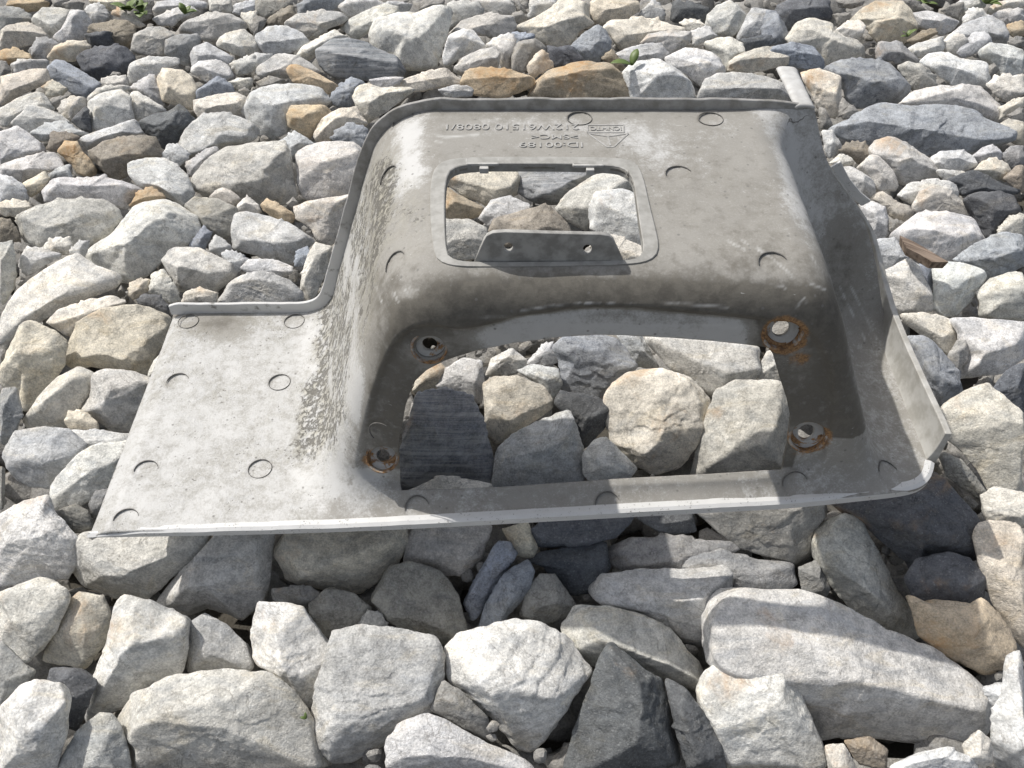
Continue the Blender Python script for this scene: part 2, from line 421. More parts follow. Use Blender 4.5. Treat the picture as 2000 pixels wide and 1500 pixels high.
d|1848,350 1895,334 1920,340 1960,360 1992,370 1985,380 1955,382 1910,378 1880,382 1872,365|flat dark slate slab above the black rock at right|D|the flat dark slate slab
d|1885,385 1910,378 1950,376 1980,385 2000,400 2000,420 1975,430 1945,460 1928,466 1915,440 1900,410|glossy black rock at the right edge|P|the black rock at the right edge
w|1757,380 1775,358 1830,350 1868,358 1875,375 1870,390 1830,380 1795,395 1780,398 1765,390
q|1783,400 1800,372 1825,365 1855,372 1885,395 1900,425 1870,425 1840,420 1800,418 1785,412|white rock with a bright orange stained top right of the panel|D|the orange-stained white rock
w|1748,455 1775,432 1800,415 1850,415 1900,425 1930,468 1915,490 1890,500 1870,515 1840,512 1800,490 1760,470
s|1870,505 1900,480 1940,462 1970,455 2000,460 2000,520 1960,535 1920,545 1895,520 1880,515
w|1948,450 1970,425 1990,420 2000,422 2000,465 1955,462
p|1678,400 1705,393 1728,405 1735,430 1735,458 1720,468 1702,470 1695,440
c|1705,388 1728,374 1740,392 1770,400 1785,415 1772,430 1745,425 1730,405
c|1736,430 1755,428 1760,438 1748,455 1737,450
p|1690,472 1745,464 1765,485 1775,505 1760,512 1730,530 1715,525 1695,500
w|1715,535 1750,520 1775,505 1795,520 1800,540 1815,570 1822,605 1800,612 1760,615 1745,600 1730,560
s|1790,520 1825,508 1828,520 1822,560 1815,575 1805,550|small blue-green pointed shard beside the wood splinter
w|1825,525 1850,512 1880,515 1920,528 1926,540 1905,580 1870,615 1845,618 1822,600 1825,560|white wedge standing point down right of the panel|D|the white wedge
w|1910,570 1935,545 1975,533 2000,532 2000,625 1960,622 1920,618 1915,590
c|1755,615 1790,612 1835,618 1870,630 1876,650 1860,690 1850,700 1830,680 1800,650 1770,635
w|1855,622 1900,622 2000,630 2000,700 1960,728 1900,735 1870,740 1885,690 1876,650
s|1775,660 1800,655 1825,670 1850,700 1870,725 1880,770 1850,790 1835,795 1805,745|blue grey rock touching the panel's right side wall|D|the blue-grey rock at the side wall
g|1850,700 1870,665 1885,665 1888,700 1870,730 1855,712
d|1935,765 1965,725 1990,712 2000,712 2000,820 1985,810 1965,780
c|1835,810 1855,785 1880,770 1920,750 1945,765 1970,800 1990,835 2000,842 2000,975 1960,990 1930,960 1905,910 1880,880 1840,850|big cream white rock right of the panel's front corner|D|the big cream rock at the corner
g|1835,880 1880,900 1930,965 1925,985 1890,960 1850,930
x|1610,965 1700,955 1800,930 1835,925 1860,965 1900,1010 1920,1060 1905,1090 1870,1095 1810,1110 1795,1140 1770,1090 1720,1030 1650,1010|big brown stained dark rock under the panel's front right corner|D|the big dark rock under the corner
w|1920,970 1945,952 2000,962 2000,1030 1940,1035 1925,1010
c|1902,1060 1912,1030 1940,1022 2000,1028 2000,1270 1975,1240 1940,1180 1915,1110
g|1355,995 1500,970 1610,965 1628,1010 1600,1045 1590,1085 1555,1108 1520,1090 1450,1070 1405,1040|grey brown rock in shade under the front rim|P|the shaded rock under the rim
p|1589,1060 1610,1030 1650,1005 1685,1020 1710,1070 1750,1150 1800,1220 1803,1240 1745,1256 1700,1230 1680,1205 1630,1150 1600,1100|long grey slab leaning diagonally in front of the corner|D|the long leaning grey slab
g|1185,1075 1240,1050 1320,1053 1440,1060 1450,1080 1420,1085 1380,1080 1330,1110 1250,1120 1190,1105
g|1300,1110 1350,1085 1420,1082 1480,1095 1550,1100 1562,1140 1540,1155 1420,1165 1425,1115
p|1155,1160 1180,1125 1250,1115 1330,1115 1425,1108 1422,1190 1400,1240 1370,1265 1330,1260 1320,1215 1250,1190 1160,1180|squarish rock with a lit cream top and shaded front|P|the half-lit squarish rock
w|1385,1220 1410,1170 1450,1158 1570,1158 1640,1180 1750,1240 1820,1265 1900,1320 1932,1360 1930,1410 1900,1450 1850,1465 1780,1450 1690,1440 1600,1450 1580,1390 1560,1340 1540,1300 1460,1270 1430,1290 1390,1310|huge white boulder at the lower right crossed by a shadow band|D|the huge white boulder
w|1366,1350 1390,1310 1460,1272 1530,1285 1555,1340 1590,1420 1620,1510 1420,1510 1400,1440 1370,1380|white rounded rock leaning on the huge white boulder|P|the white leaning rock
x|1768,1130 1790,1095 1850,1080 1890,1090 1925,1130 1920,1165 1890,1195 1870,1215 1830,1195 1785,1165|dark blue rock with a rust red end at lower right|D|the rust-ended dark blue rock
o|1775,1150 1810,1190 1870,1215 1920,1170 1950,1200 1980,1250 1978,1290 1930,1320 1850,1280 1800,1245|tan slab under the dark blue rust-ended rock|P|the tan slab at lower right
w|1965,1290 2000,1275 2000,1510 1960,1510 1935,1440 1945,1380 1960,1350
w|1880,1455 1915,1428 1935,1445 1940,1490 1920,1500 1885,1480
k|1650,1450 1700,1440 1735,1465 1730,1500 1680,1495
w|1740,1510 1780,1480 1850,1462 1900,1480 1920,1510
c|1610,1455 1650,1455 1680,1510 1620,1510
p|1920,1345 1960,1335 1970,1355 1940,1380
g|1560,1110 1600,1095 1620,1150 1610,1170 1570,1165
c|530,1080 560,1035 650,1035 790,1030 795,1060 770,1110 730,1140 700,1160 640,1150 560,1135 545,1110|rounded beige rock with a rust spot under the front rim|D|the rust-spotted beige rock
p|795,1060 810,1028 930,1020 960,1030 940,1090 900,1125 870,1125 830,1110 790,1100
g|725,1170 760,1110 800,1098 860,1120 895,1165 910,1230 905,1255 880,1260 830,1250 800,1230 750,1210
s|905,1175 930,1130 970,1058 1000,1065 1010,1090 980,1120 960,1160 935,1205 925,1210|narrow dark stone, left of two slanting twins under the rim
s|935,1225 950,1180 985,1120 1030,1098 1042,1115 1030,1160 1000,1190 980,1220 950,1235|narrow dark stone, right of two slanting twins under the rim
g|1015,1205 1030,1150 1055,1122 1085,1125 1110,1160 1125,1185 1105,1205 1060,1220
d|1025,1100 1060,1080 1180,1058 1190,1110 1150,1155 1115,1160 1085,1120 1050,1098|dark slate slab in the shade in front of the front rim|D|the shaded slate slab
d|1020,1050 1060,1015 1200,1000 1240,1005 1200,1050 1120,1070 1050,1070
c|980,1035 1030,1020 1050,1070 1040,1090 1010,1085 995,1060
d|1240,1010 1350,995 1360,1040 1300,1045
w|870,1270 900,1240 970,1220 1040,1216 1100,1245 1130,1285 1152,1310 1110,1370 1070,1440 1040,1465 1010,1460 960,1400 920,1370 880,1330|sunlit white diamond shaped rock in the lower middle|D|the white diamond-shaped rock
p|1100,1225 1130,1190 1190,1190 1260,1205 1310,1230 1360,1290 1372,1320 1370,1350 1300,1330 1210,1310 1150,1300 1105,1260
d|1100,1510 1120,1430 1155,1340 1170,1290 1190,1260 1230,1290 1290,1330 1310,1400 1330,1450 1345,1510|big dark slate peak at the bottom middle edge|D|the dark slate peak
d|1300,1330 1340,1345 1375,1395 1410,1450 1420,1510 1345,1510 1320,1420
p|610,1400 625,1320 650,1240 700,1228 780,1235 850,1250 865,1290 862,1360 840,1390 790,1420 745,1455 700,1480 640,1498 615,1450|big grey-white rock with a tan lower edge at the bottom|P|the big grey-white rock
w|755,1455 780,1415 840,1395 870,1405 930,1445 1000,1470 1060,1510 765,1510|cream white rock cut by the bottom edge left of the dark peak
g|840,1390 865,1330 900,1350 950,1400 960,1450 940,1440 870,1400
p|705,1210 720,1195 745,1200 760,1230 740,1240 710,1235
g|605,1180 640,1150 690,1160 725,1190 705,1230 660,1250 630,1250 610,1220
w|0,1005 50,980 95,968 105,1000 150,1050 148,1100 130,1130 60,1135 0,1145|big white rock at the left edge by the panel's front tip|P|the white rock at the front tip
p|135,1100 150,1060 165,1040 400,1035 400,1080 330,1130 300,1160 285,1170 220,1165 160,1140|broad pale rock half shaded under the front left rim|P|the half-shaded pale rock
p|302,1180 330,1140 380,1090 430,1035 525,1030 525,1130 515,1175 470,1210 440,1200 400,1190 365,1205 310,1195
w|0,1160 60,1135 130,1150 135,1170 110,1230 90,1260 60,1290 30,1280 0,1255
c|85,1290 110,1225 130,1180 150,1158 200,1165 215,1200 200,1260 160,1310 130,1300
q|160,1420 180,1330 210,1260 222,1180 240,1168 290,1175 370,1210 365,1270 350,1320 290,1340 240,1380 180,1415|tall pale rock with an orange stained top at lower left|P|the orange-topped pale rock
p|365,1315 370,1250 375,1215 400,1200 440,1220 480,1260 498,1300 480,1310 440,1308 400,1312
w|490,1240 500,1180 560,1180 590,1190 630,1250 652,1275 640,1330 610,1395 590,1390 560,1330 500,1300
p|215,1440 235,1390 260,1360 330,1325 440,1310 520,1318 560,1345 600,1400 620,1460 640,1510 255,1510 240,1460|huge pale rock with a tan back edge at the lower left|P|the huge pale rock
w|0,1385 40,1340 70,1330 110,1340 132,1370 128,1430 105,1510 0,1510
p|100,1510 150,1430 190,1395 215,1395 235,1420 250,1470 255,1510
g|0,1250 30,1280 60,1310 55,1340 20,1370 0,1385
d|90,1310 150,1310 185,1340 165,1390 150,1430 130,1420 130,1370
g|530,1150 600,1145 630,1160 610,1185 560,1180 530,1175
c|0,395 25,392 55,395 62,405 40,420 15,422 0,418
k|0,425 20,430 30,445 40,468 10,475 0,470
p|25,425 60,408 120,392 200,390 230,410 235,425 215,455 180,475 150,480 110,488 85,488 50,470 35,450|long lumpy pale rock at the left middle|P|the long lumpy pale rock
w|85,480 95,468 135,466 142,480 130,495 100,496 86,492
p|138,490 155,470 175,472 165,500 160,515 145,505
w|162,500 180,480 215,460 245,425 270,395 310,385 330,392 375,420 385,450 370,475 330,490 315,510 290,535 260,550 235,550 215,530 185,525 170,515|large white rock with a dark grey flaked patch on top|D|the dark-patched white rock
o|255,400 270,375 295,368 318,380 325,388 290,390 265,405
g|362,405 380,386 420,388 460,405 463,430 450,460 430,470 415,460 400,470 380,440
s|370,480 395,443 412,455 400,485 385,490
p|410,480 420,458 440,470 452,485 430,500 412,490
p|453,440 458,420 480,413 510,420 560,435 595,455 610,468 605,475 575,500 570,512 530,505 490,495 455,485|sparkling grey rock left of the panel's left side|D|the sparkling grey rock
c|408,385 430,366 455,375 470,388 455,400 430,392
w|463,400 482,384 505,400 510,415 480,415 465,412
o|508,400 525,390 555,405 575,420 570,435 545,430 520,415
c|560,398 572,385 582,395 580,405 568,408
p|318,510 330,490 345,484 385,485 420,500 450,515 458,535 430,562 420,570 380,565 350,570 340,545 325,525
p|430,500 445,490 470,498 485,505 470,525 460,535 450,510
p|470,525 485,505 540,508 570,520 572,535 540,540 490,535
p|425,590 440,555 470,540 510,530 560,545 590,570 590,590 520,600 430,600|pale greenish mottled rock behind the left flange|D|the greenish mottled rock
s|575,520 580,490 600,480 608,500 590,520
w|590,540 600,500 615,475 648,482 640,520 620,570 605,592 585,570
c|355,592 362,570 390,562 425,572 420,596
w|287,570 300,535 320,530 340,555 352,585 330,590 300,575
c|252,575 255,552 270,545 290,545 285,570 260,585
d|270,590 280,575 310,578 330,600 325,620 300,605 275,595|small dark stone with a rusty end at the flange corner
w|0,650 10,600 40,560 100,520 145,497 180,520 215,530 230,545 225,560 180,580 130,590 90,620 60,640 30,660 10,668|long white rock pointing right at the left middle|P|the long white pointed rock
w|0,475 25,470 30,500 25,560 0,600
p|35,520 45,495 55,483 95,492 120,495 115,505 80,520 60,535 45,530
c|92,630 110,605 160,590 215,578 245,590 235,600 200,605 165,630 150,650 130,655 105,640
c|125,680 140,650 150,630 200,605 270,595 320,615 325,640 315,670 300,700 280,735 250,730 220,720 180,715 150,720 130,710|big cream yellow rock touching the panel's left edge|D|the big cream-yellow rock
c|0,740 15,690 40,640 55,627 110,650 130,672 122,715 100,760 60,800 45,800 40,770 10,755|tall tan rock at left with a grey patch on top|P|the tall tan rock
w|0,680 10,685 8,710 0,715
g|0,760 30,757 42,800 30,850 0,870
c|45,820 80,770 110,740 150,717 180,730 185,745 165,790 160,820 120,838 60,838
p|162,800 180,770 185,735 205,722 250,725 300,745 290,790 275,830 260,845 220,840 190,820 165,808|pale rock with a round dark grey spot by the flange|D|the dark-spotted pale rock
c|122,820 135,804 165,804 190,825 190,842 140,842
p|285,745 300,705 315,690 318,720 305,745
p|5,890 30,845 75,838 130,840 165,870 155,905 110,930 100,950 60,950 25,930 8,915
p|130,840 190,842 260,848 260,875 200,880 170,890 150,860
w|95,960 105,940 150,890 180,872 255,862 255,885 230,930 190,970 150,990 110,995 98,980|white wedge under the panel's left edge
g|0,905 10,910 8,990 0,1000
m|95,1030 110,1000 145,985 170,1000 180,1030 160,1042 120,1038|crumbly lump of grey mud at the panel's front left tip
m|175,985 185,960 215,955 205,1000 180,1012|small muddy pebble beside the mud lump
c|862,350 890,325 1000,320 1015,350 1010,375 975,395 950,400 930,390 900,380|rounded cream rock seen through the square window
o|858,420 865,360 895,380 945,405 940,420 900,432|orange tinted rock at the window's left edge
b|1010,355 1020,325 1100,318 1180,318 1160,350 1130,360 1095,398 1045,395 1015,375|dark banded rock seen through the square window
p|1085,410 1110,375 1160,345 1210,330 1245,345 1240,370 1180,380 1155,400 1150,450 1110,430|pale grey rock seen through the square window
w|1152,400 1165,375 1215,368 1250,380 1265,450 1265,490 1210,480 1180,465 1155,445|bright white rock at the window's right side
p|935,425 960,390 995,384 1035,400 1030,420 960,445|small pale rock in the middle of the square window
k|955,450 965,425 1010,415 1065,400 1085,415 1110,440 1118,465 1080,480 990,480|brown rock peeking over the upright tab in the window
p|855,430 920,428 950,445 955,480 930,505 870,510|greenish pale rock in the window's front left corner
c|1150,480 1200,460 1265,485 1265,515 1200,515
b|775,955 785,880 815,770 870,762 920,775 945,830 962,900 960,940 920,955 850,960|big dark grey rock with fine stripes inside the front opening|D|the striped dark rock
c|945,750 965,738 1010,736 1060,755 1080,785 1075,800 1030,830 970,870 950,840|cream rock right of the striped dark rock in the opening
w|850,755 870,720 905,700 940,705 945,745 940,790 900,775|white angular rock behind the striped dark rock
c|805,765 820,725 850,705 872,720 850,762|tan stone at the front opening's upper left corner
w|948,735 960,700 1000,680 1030,705 1020,725 985,735
w|1010,725 1040,712 1090,720 1098,750 1080,780 1040,745
w|1028,710 1060,675 1075,670 1095,705 1050,715
s|1095,705 1080,680 1100,660 1170,655 1210,670 1245,715 1200,760 1160,785 1100,765|dark blue grey rock with brown flecks inside the front opening|D|the brown-flecked dark rock
p|1205,655 1250,650 1275,695 1290,720 1240,715
w|1260,655 1490,675 1480,730 1455,760 1400,780 1390,770 1350,740 1310,720|broad white rock at the back of the front opening
c|1180,790 1190,760 1230,730 1290,722 1350,740 1390,780 1385,800 1365,860 1330,910 1280,925 1240,905 1195,860|big cream boulder with orange edge inside the front opening|D|the big cream boulder
p|1355,930 1368,860 1385,800 1400,765 1440,745 1520,745 1545,790 1555,850 1540,940|big white green-tinted rock at the opening's right side
p|960,955 970,880 1000,850 1060,820 1110,802 1140,880 1138,945 1100,955|grey angular rock in the middle of the front opening
d|1082,790 1095,765 1160,775 1195,790 1185,830 1150,870 1135,880 1115,820|small dark brown rock left of the big cream boulder
w|1138,890 1160,860 1185,855 1210,880 1245,915 1220,945 1160,950 1140,925|small white rounded rock in front of the big cream boulder
p|1480,720 1500,685 1530,685 1535,745 1480,745
c|785,965 850,935 900,935 960,945 955,975 800,980
"""  # two stones near the front rim are added in place of dark shaded gaps
# ================================================================== THE MOULDED PANEL
# solid described as a distance field; the skin is found by marching from the front at 45 degrees
ZT, YF, YB = 0.297, 0.578, 0.876
def smin(a, b, k):
    h = np.maximum(k - np.abs(a - b), 0) / k; return np.minimum(a, b) - h * h * k * 0.25
def smax(a, b, k): return -smin(-a, -b, k)
def zbase(x): return 0.058 * smax(x + 0.2, np.zeros_like(x), 0.12)
def solid(x, y, z):
    base = z - zbase(x)
    top = z - ZT - 0.006 * (y - 0.73)
    xl = -0.246 + 0.356 * z + 0.12 * (YB - y)
    left = (xl - x) * 0.94
    xr = 0.282 + (ZT - z) * 0.43
    right = (x - xr) * 0.918
    front = YF - y + 0.02 * (z - 0.15)
    b = smax(top, front, 0.056)
    b = smax(b, left, 0.060)
    b = smax(b, right, 0.026)
    f = smin(b, base, 0.038)
    ramp = (-(y - YB) * 0.25 + (z - 0.300) * 0.076) / 0.2613
    ramp = smax(ramp, (0.300 - x) * 0.9, 0.03)
    return smin(f, ramp, 0.05)
Q = math.sqrt(0.5)
def march(x, t, it=70):
    n = np.full_like(x, 0.25)
    for _ in range(it):
        f = solid(x, (t - n) * Q, (t + n) * Q)
        n = n - np.clip(f, -0.02, 0.05) * 0.95
    return n
def march_px(px, py):
    d = ray(px, py); d = d / np.linalg.norm(d, axis=-1)[..., None]
    s = np.full(d.shape[:-1], 0.45)
    for _ in range(140):
        p = CAM + d * s[..., None]
        s = s + np.clip(solid(p[..., 0], p[..., 1], p[..., 2]), -0.02, 0.05) * 0.8
    return CAM + d * s[..., None]
def grad(p):
    e = 0.002; g = []
    for i in range(3):
        a = p.copy(); b = p.copy(); a[..., i] += e; b[..., i] -= e
        g.append(solid(a[..., 0], a[..., 1], a[..., 2]) - solid(b[..., 0], b[..., 1], b[..., 2]))
    g = np.stack(g, -1); return g / np.linalg.norm(g, axis=-1)[..., None]
def P2(s): return np.array([[float(v) for v in q.split(',')] for q in s.split()])
def round_poly(p, it=2, cut=0.25):
    for _ in range(it):
        q = np.roll(p, -1, 0)
        p = np.stack([p * (1 - cut) + q * cut, p * cut + q * (1 - cut)], 1).reshape(-1, 2)
    return p
def resample(p, n):
    q = np.vstack([p, p[:1]]); d = np.r_[0, np.cumsum(np.linalg.norm(np.diff(q, axis=0), axis=1))]
    u = np.linspace(0, d[-1], n, endpoint=False)
    return np.stack([np.interp(u, d, q[:, i]) for i in range(q.shape[1])], 1)
def to_xt(pts3): return np.stack([pts3[:, 0], (pts3[:, 1] + pts3[:, 2]) * Q], 1)
def poly_sd(px, poly):
    """signed distance (+ inside) and nearest point for points (n,2)"""
    n = len(px); best = np.full(n, 1e9); near = np.zeros((n, 2)); inside = np.zeros(n, bool)
    a = poly; b = np.roll(poly, -1, 0)
    for i in range(len(poly)):
        e = b[i] - a[i]; w_ = px - a[i]
        tt = np.clip((w_ @ e) / max(e @ e, 1e-12), 0, 1)
        c = a[i] + tt[:, None] * e; dd = np.hypot(*(px - c).T)
        m = dd < best; best[m] = dd[m]; near[m] = c[m]
        cond = (a[i, 1] <= px[:, 1]) != (b[i, 1] <= px[:, 1])
        xi = a[i, 0] + (px[:, 1] - a[i, 1]) / (e[1] if abs(e[1]) > 1e-12 else 1e-12) * e[0]
        inside ^= cond & (px[:, 0] < xi)
    return np.where(inside, best, -best), near
def pxpoly_xt(s, it=2, cut=0.25):
    p = round_poly(P2(s), it, cut) if it else P2(s)
    return to_xt(march_px(p[:, 0], p[:, 1]))

ARCH_PX = P2('780,958 777,880 790,800 806,755 832,732 870,712 930,694 1000,680 1080,669 1160,664 1220,664 1300,668 1380,674 1450,681 1503,688 1512,700 1525,745 1540,790 1547,825 1540,880 1532,922 1400,930 1200,940 1000,952 880,957')
OPEN_XT = to_xt(march_px(ARCH_PX[:, 0], ARCH_PX[:, 1]))
WIN_IN = resample(round_poly(P2('872,496 868,420 870,352 884,328 935,322 1000,322 1100,322 1195,325 1222,332 1238,352 1244,400 1252,455 1258,490 1248,505 1225,511 1100,513 950,514 900,512 882,506'), 2), 96)
WIN_XT = to_xt(march_px(WIN_IN[:, 0], WIN_IN[:, 1]))
HOLES_PX = [(837, 687, 31, 23), (744, 897, 27, 17), (1533, 655, 34, 27), (1583, 855, 32, 21)]
HOLES_XT = []
for hx, hy, ra, rb in HOLES_PX:
    a = np.linspace(0, 2 * np.pi, 28, endpoint=False)
    HOLES_XT.append(to_xt(march_px(hx + ra * np.cos(a), hy + rb * np.sin(a))))

# outline of the skin in (x, t)
XL, XR = -0.4555, 0.456
def yfront(x):
    y = np.interp(x, [-0.46, -0.11, 0.30, 0.42, 0.456], [0.5295, 0.537, 0.5475, 0.558, 0.575])
    return y
def surf_z(x, y):
    lo = np.full_like(x, -0.05); hi = np.full_like(x, 0.40)
    for _ in range(40):
        m = (lo + hi) / 2; o = solid(x, y, m) > 0
        hi = np.where(o, m, hi); lo = np.where(o, lo, m)
    return (lo + hi) / 2
xs = np.linspace(XL, 0.415, 100); front = np.stack([xs, (yfront(xs) + zbase(xs)) * Q], 1)
ca = np.linspace(-90, 0, 12) * np.pi / 180
cx, cy, cr = XR - 0.041, yfront(np.array(0.415)) + 0.041, 0.041
corner = np.stack([cx + cr * np.cos(ca), cy + cr * np.sin(ca)], 1)
corner = np.stack([corner[:, 0], (corner[:, 1] + zbase(corner[:, 0])) * Q], 1)
EDGE_PX = P2('1712,520 1702,480 1690,440 1672,400 1650,375 1628,345 1610,300 1600,255 1590,210')
edge3 = march_px(EDGE_PX[:, 0], EDGE_PX[:, 1])
redge = to_xt(edge3)
yy = np.linspace(cy, 0.80, 20)
zz = surf_z(np.full(20, XR), yy)
right = np.stack([np.full(20, XR), (yy + zz) * Q], 1)
bx = np.linspace(edge3[-1, 0] - 0.004, XL, 260)
bz = surf_z(bx, np.full(260, YB))
back = np.stack([bx, (YB + bz) * Q], 1)
redge = redge[redge[:, 1] > right[-1, 1] + 0.004]
OUT_XT = np.vstack([front, corner, right, redge, back])

DX = 0.0021
gx = np.arange(XL - DX, XR + 2 * DX, DX); gt = np.arange(0.36, 0.845, DX)
GX, GT = np.meshgrid(gx, gt); shp = GX.shape
pts = np.stack([GX.ravel(), GT.ravel()], 1)
d_out, near = poly_sd(pts, OUT_XT)
keep = d_out > 0; tgt = near.copy(); dmin = d_out.copy()
for hp in [OPEN_XT, WIN_XT] + HOLES_XT:
    lo, hi = hp.min(0) - 0.01, hp.max(0) + 0.01
    m = np.all((pts > lo) & (pts < hi), 1); idx = np.nonzero(m)[0]
    dd, nn = poly_sd(pts[idx], hp); dd = -dd
    inh = dd <= 0
    keep[idx[inh]] = False; tgt[idx[inh]] = nn[inh]
nx_, ny_ = shp[1], shp[0]
ii = np.arange(nx_ * ny_).reshape(shp)
quads = np.stack([ii[:-1, :-1], ii[:-1, 1:], ii[1:, 1:], ii[1:, :-1]], -1).reshape(-1, 4)
cnt = keep[quads].sum(1)
quads = quads[cnt > 0]
used = np.unique(quads)
snap = used[~keep[used]]
pts[snap] = tgt[snap]
remap = np.full(len(pts), -1); remap[used] = np.arange(len(used))
quads = remap[quads]; xt = pts[used]
n = march(xt[:, 0].copy(), xt[:, 1].copy())
V3 = np.stack([xt[:, 0], (xt[:, 1] - n) * Q, (xt[:, 1] + n) * Q], 1)
NRM = grad(V3)
def project(p):
    r = p - CAM; c = r @ FWD
    return 1000 + FPX * (r @ RIGHT) / c, 750 - FPX * (r @ UPV) / c

# relief pressed into the skin: ejector-pin circles, recessed plate round the opening, rolled left edge
disp = np.zeros(len(V3)); ringd = np.zeros(len(V3))
PINS = [(368, 628), (575, 628), (347, 745), (546, 747), (285, 918), (508, 916), (246, 1014), (1132, 232), (1388, 233),
        (1326, 340), (1510, 514), (786, 236), (770, 515), (815, 993), (1187, 985), (1553, 945), (1735, 921), (745, 845), (757, 345)]
for px, py in PINS:
    c = march_px(np.array([px]), np.array([py]))[0]
    nn_ = grad(c[None])[0]
    q = V3 - c; r = np.linalg.norm(q - (q @ nn_)[:, None] * nn_, axis=1)
    m = np.linalg.norm(q, axis=1) < 0.03
    upf = np.clip(0.55 + 0.5 * (q[:, 1] + q[:, 2] * 0.6 - q[:, 0] * 0.6) / 0.013, 0.0, 1)
    disp = np.where(m, disp - 0.0012 * sstep(0.0138, 0.0122, r) * (0.25 + 0.75 * upf), disp)
    ringd = np.where(m, np.maximum(ringd, np.exp(-((r - 0.0133) / 0.0010) ** 2) * (0.15 + 0.85 * upf)), ringd)  # darker upper-left arc: groove shade put into the colour
RECESS = pxpoly_xt('694,935 712,840 738,740 775,660 830,632 900,652 1000,622 1100,604 1200,600 1320,608 1420,618 1500,626 1570,640 1612,690 1628,760 1622,850 1610,915 1500,930 1100,948 800,962', 2)
sdr, _ = poly_sd(to_xt(V3), RECESS)
rec = sstep(-0.003, 0.0035, sdr)
disp = disp - 0.0065 * rec
V3 = V3 + NRM * disp[:, None]
roll = np.clip((-0.425 - V3[:, 0]) / 0.03, 0, 1) * (V3[:, 2] < 0.06)
V3[:, 2] -= 0.011 * roll ** 2
# gentle hand-lay unevenness
calm = np.exp(-(((V3[:, 0] - 0.01) / 0.13) ** 4 + ((V3[:, 1] - 0.83) / 0.045) ** 4))
V3 = V3 + NRM * (0.0007 * (1 - calm) * fbm(V3 * 28, 3, 5))[:, None]
PX, PY = project(V3)

# dirt film, mould pits, rust, bare paint: where each lies on the skin (surface marks with their own outline)
def blob(px, py, rx, ry): return np.exp(-(((PX - px) / rx) ** 2 + ((PY - py) / ry) ** 2))
plate = (V3[:, 2] > 0.25)
dirt = np.full(len(V3), 0.60)
flange = sstep(-0.19, -0.225, V3[:, 0] - 0.36 * np.clip(V3[:, 2], 0, 0.3)) * (V3[:, 0] < -0.05)
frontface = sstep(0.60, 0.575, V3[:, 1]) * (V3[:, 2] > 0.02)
rimz = sstep(0.285, 0.265, V3[:, 2]) * frontface
dirt = np.where(plate, 0.72, dirt)
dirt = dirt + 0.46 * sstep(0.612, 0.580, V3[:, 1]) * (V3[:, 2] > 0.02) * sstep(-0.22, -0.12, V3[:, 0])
dirt = dirt * (1 - flange) + 0.39 * flange
lw = flange * sstep(0.02, 0.06, V3[:, 2])
dirt = dirt * (1 - lw) + (0.27 + 0.42 * sstep(0.14, 0.27, V3[:, 2])) * lw
ramp_m = (V3[:, 0] > 0.262) & (V3[:, 1] > 0.78) & (V3[:, 2] < 0.31) & (PX > 1470 + (PY - 215) * 0.36)
floor_r = (V3[:, 0] > 0.30) & (V3[:, 2] < 0.1) & ~ramp_m
dirt = np.where(floor_r, 0.60, dirt)
rs = (V3[:, 0] > 0.25) * sstep(1455, 1490, PX - (PY - 215) * 0.40) * sstep(560, 430, PY)
dirt = dirt * (1 - rs) + 0.44 * rs
strip = (PY > 915) & (PX > 690) & (PX < 1560) & (V3[:, 2] < 0.06)
dirt = np.where(strip, 0.62, dirt)
dirt -= 0.74 * sstep(0.0, 0.006, sdr) * sstep(905, 985, PX) * sstep(1490, 1440, PX) * (PY < 720)
for a in [(1050, 252, 190, 22, .20), (1240, 262, 60, 30, .18), (800, 262, 26, 34, .35), (795, 330, 40, 40, .35), (795, 575, 30, 14, .45), (1290, 300, 70, 40, .14),
          (1420, 240, 60, 40, .12), (1540, 340, 20, 120, .12), (690, 930, 60, 60, .30), (700, 790, 12, 70, .4), (925, 660, 40, 22, .35), (1410, 640, 30, 20, .2),
          (1200, 602, 180, 6, .45), (985, 618, 90, 7, .35), (1560, 700, 40, 50, .15), (835, 690, 44, 34, .40), (740, 905, 40, 25, .25), (1575, 860, 40, 32, .25)]:
    dirt -= a[4] * blob(*a[:4])
for a in [(430, 632, 60, 26, .55), (1100, 560, 260, 30, .16), (1300, 570, 250, 26, .14), (1650, 480, 40, 60, .3), (780, 640, 60, 60, .18), (1590, 250, 60, 40, .05),
          (1480, 500, 90, 40, .10), (760, 560, 40, 60, .22), (720, 700, 40, 90, .18), (1350, 520, 200, 20, .08), (1180, 590, 480, 30, .26), (1000, 550, 200, 18, .10), (1640, 560, 30, 90, .15)]:  # the wide bend entry is grime plus shade painted along the bend
    dirt += a[4] * blob(*a[:4])
LWX = PX + (PY - 300) * 0.22          # runs straight down the pitted side wall
pit = sstep(675, 735, LWX) * sstep(825, 755, LWX) * sstep(255, 360, PY) * sstep(940, 800, PY) + 0.55 * blob(800, 400, 40, 110) + 0.42 * flange * (V3[:, 2] < 0.1)
pit = np.clip(pit * np.clip(0.92 + 0.6 * fbm(V3 * 30, 3, 19), 0.3, 1.3), 0, 1)
rust = np.zeros(len(V3))
for (hx, hy, ra, rb), am in zip(HOLES_PX, (0.35, 0.8, 1.0, 0.9)):
    e = np.hypot((PX - hx) / ra, (PY - hy) / rb)
    rust = np.maximum(rust, am * sstep(1.9, 1.02, e))
rust = np.maximum(rust, 0.75 * blob(1560, 700, 34, 26)); rust = np.maximum(rust, 0.6 * blob(1565, 885, 36, 10))
crack = blob(1555, 232, 40, 22)
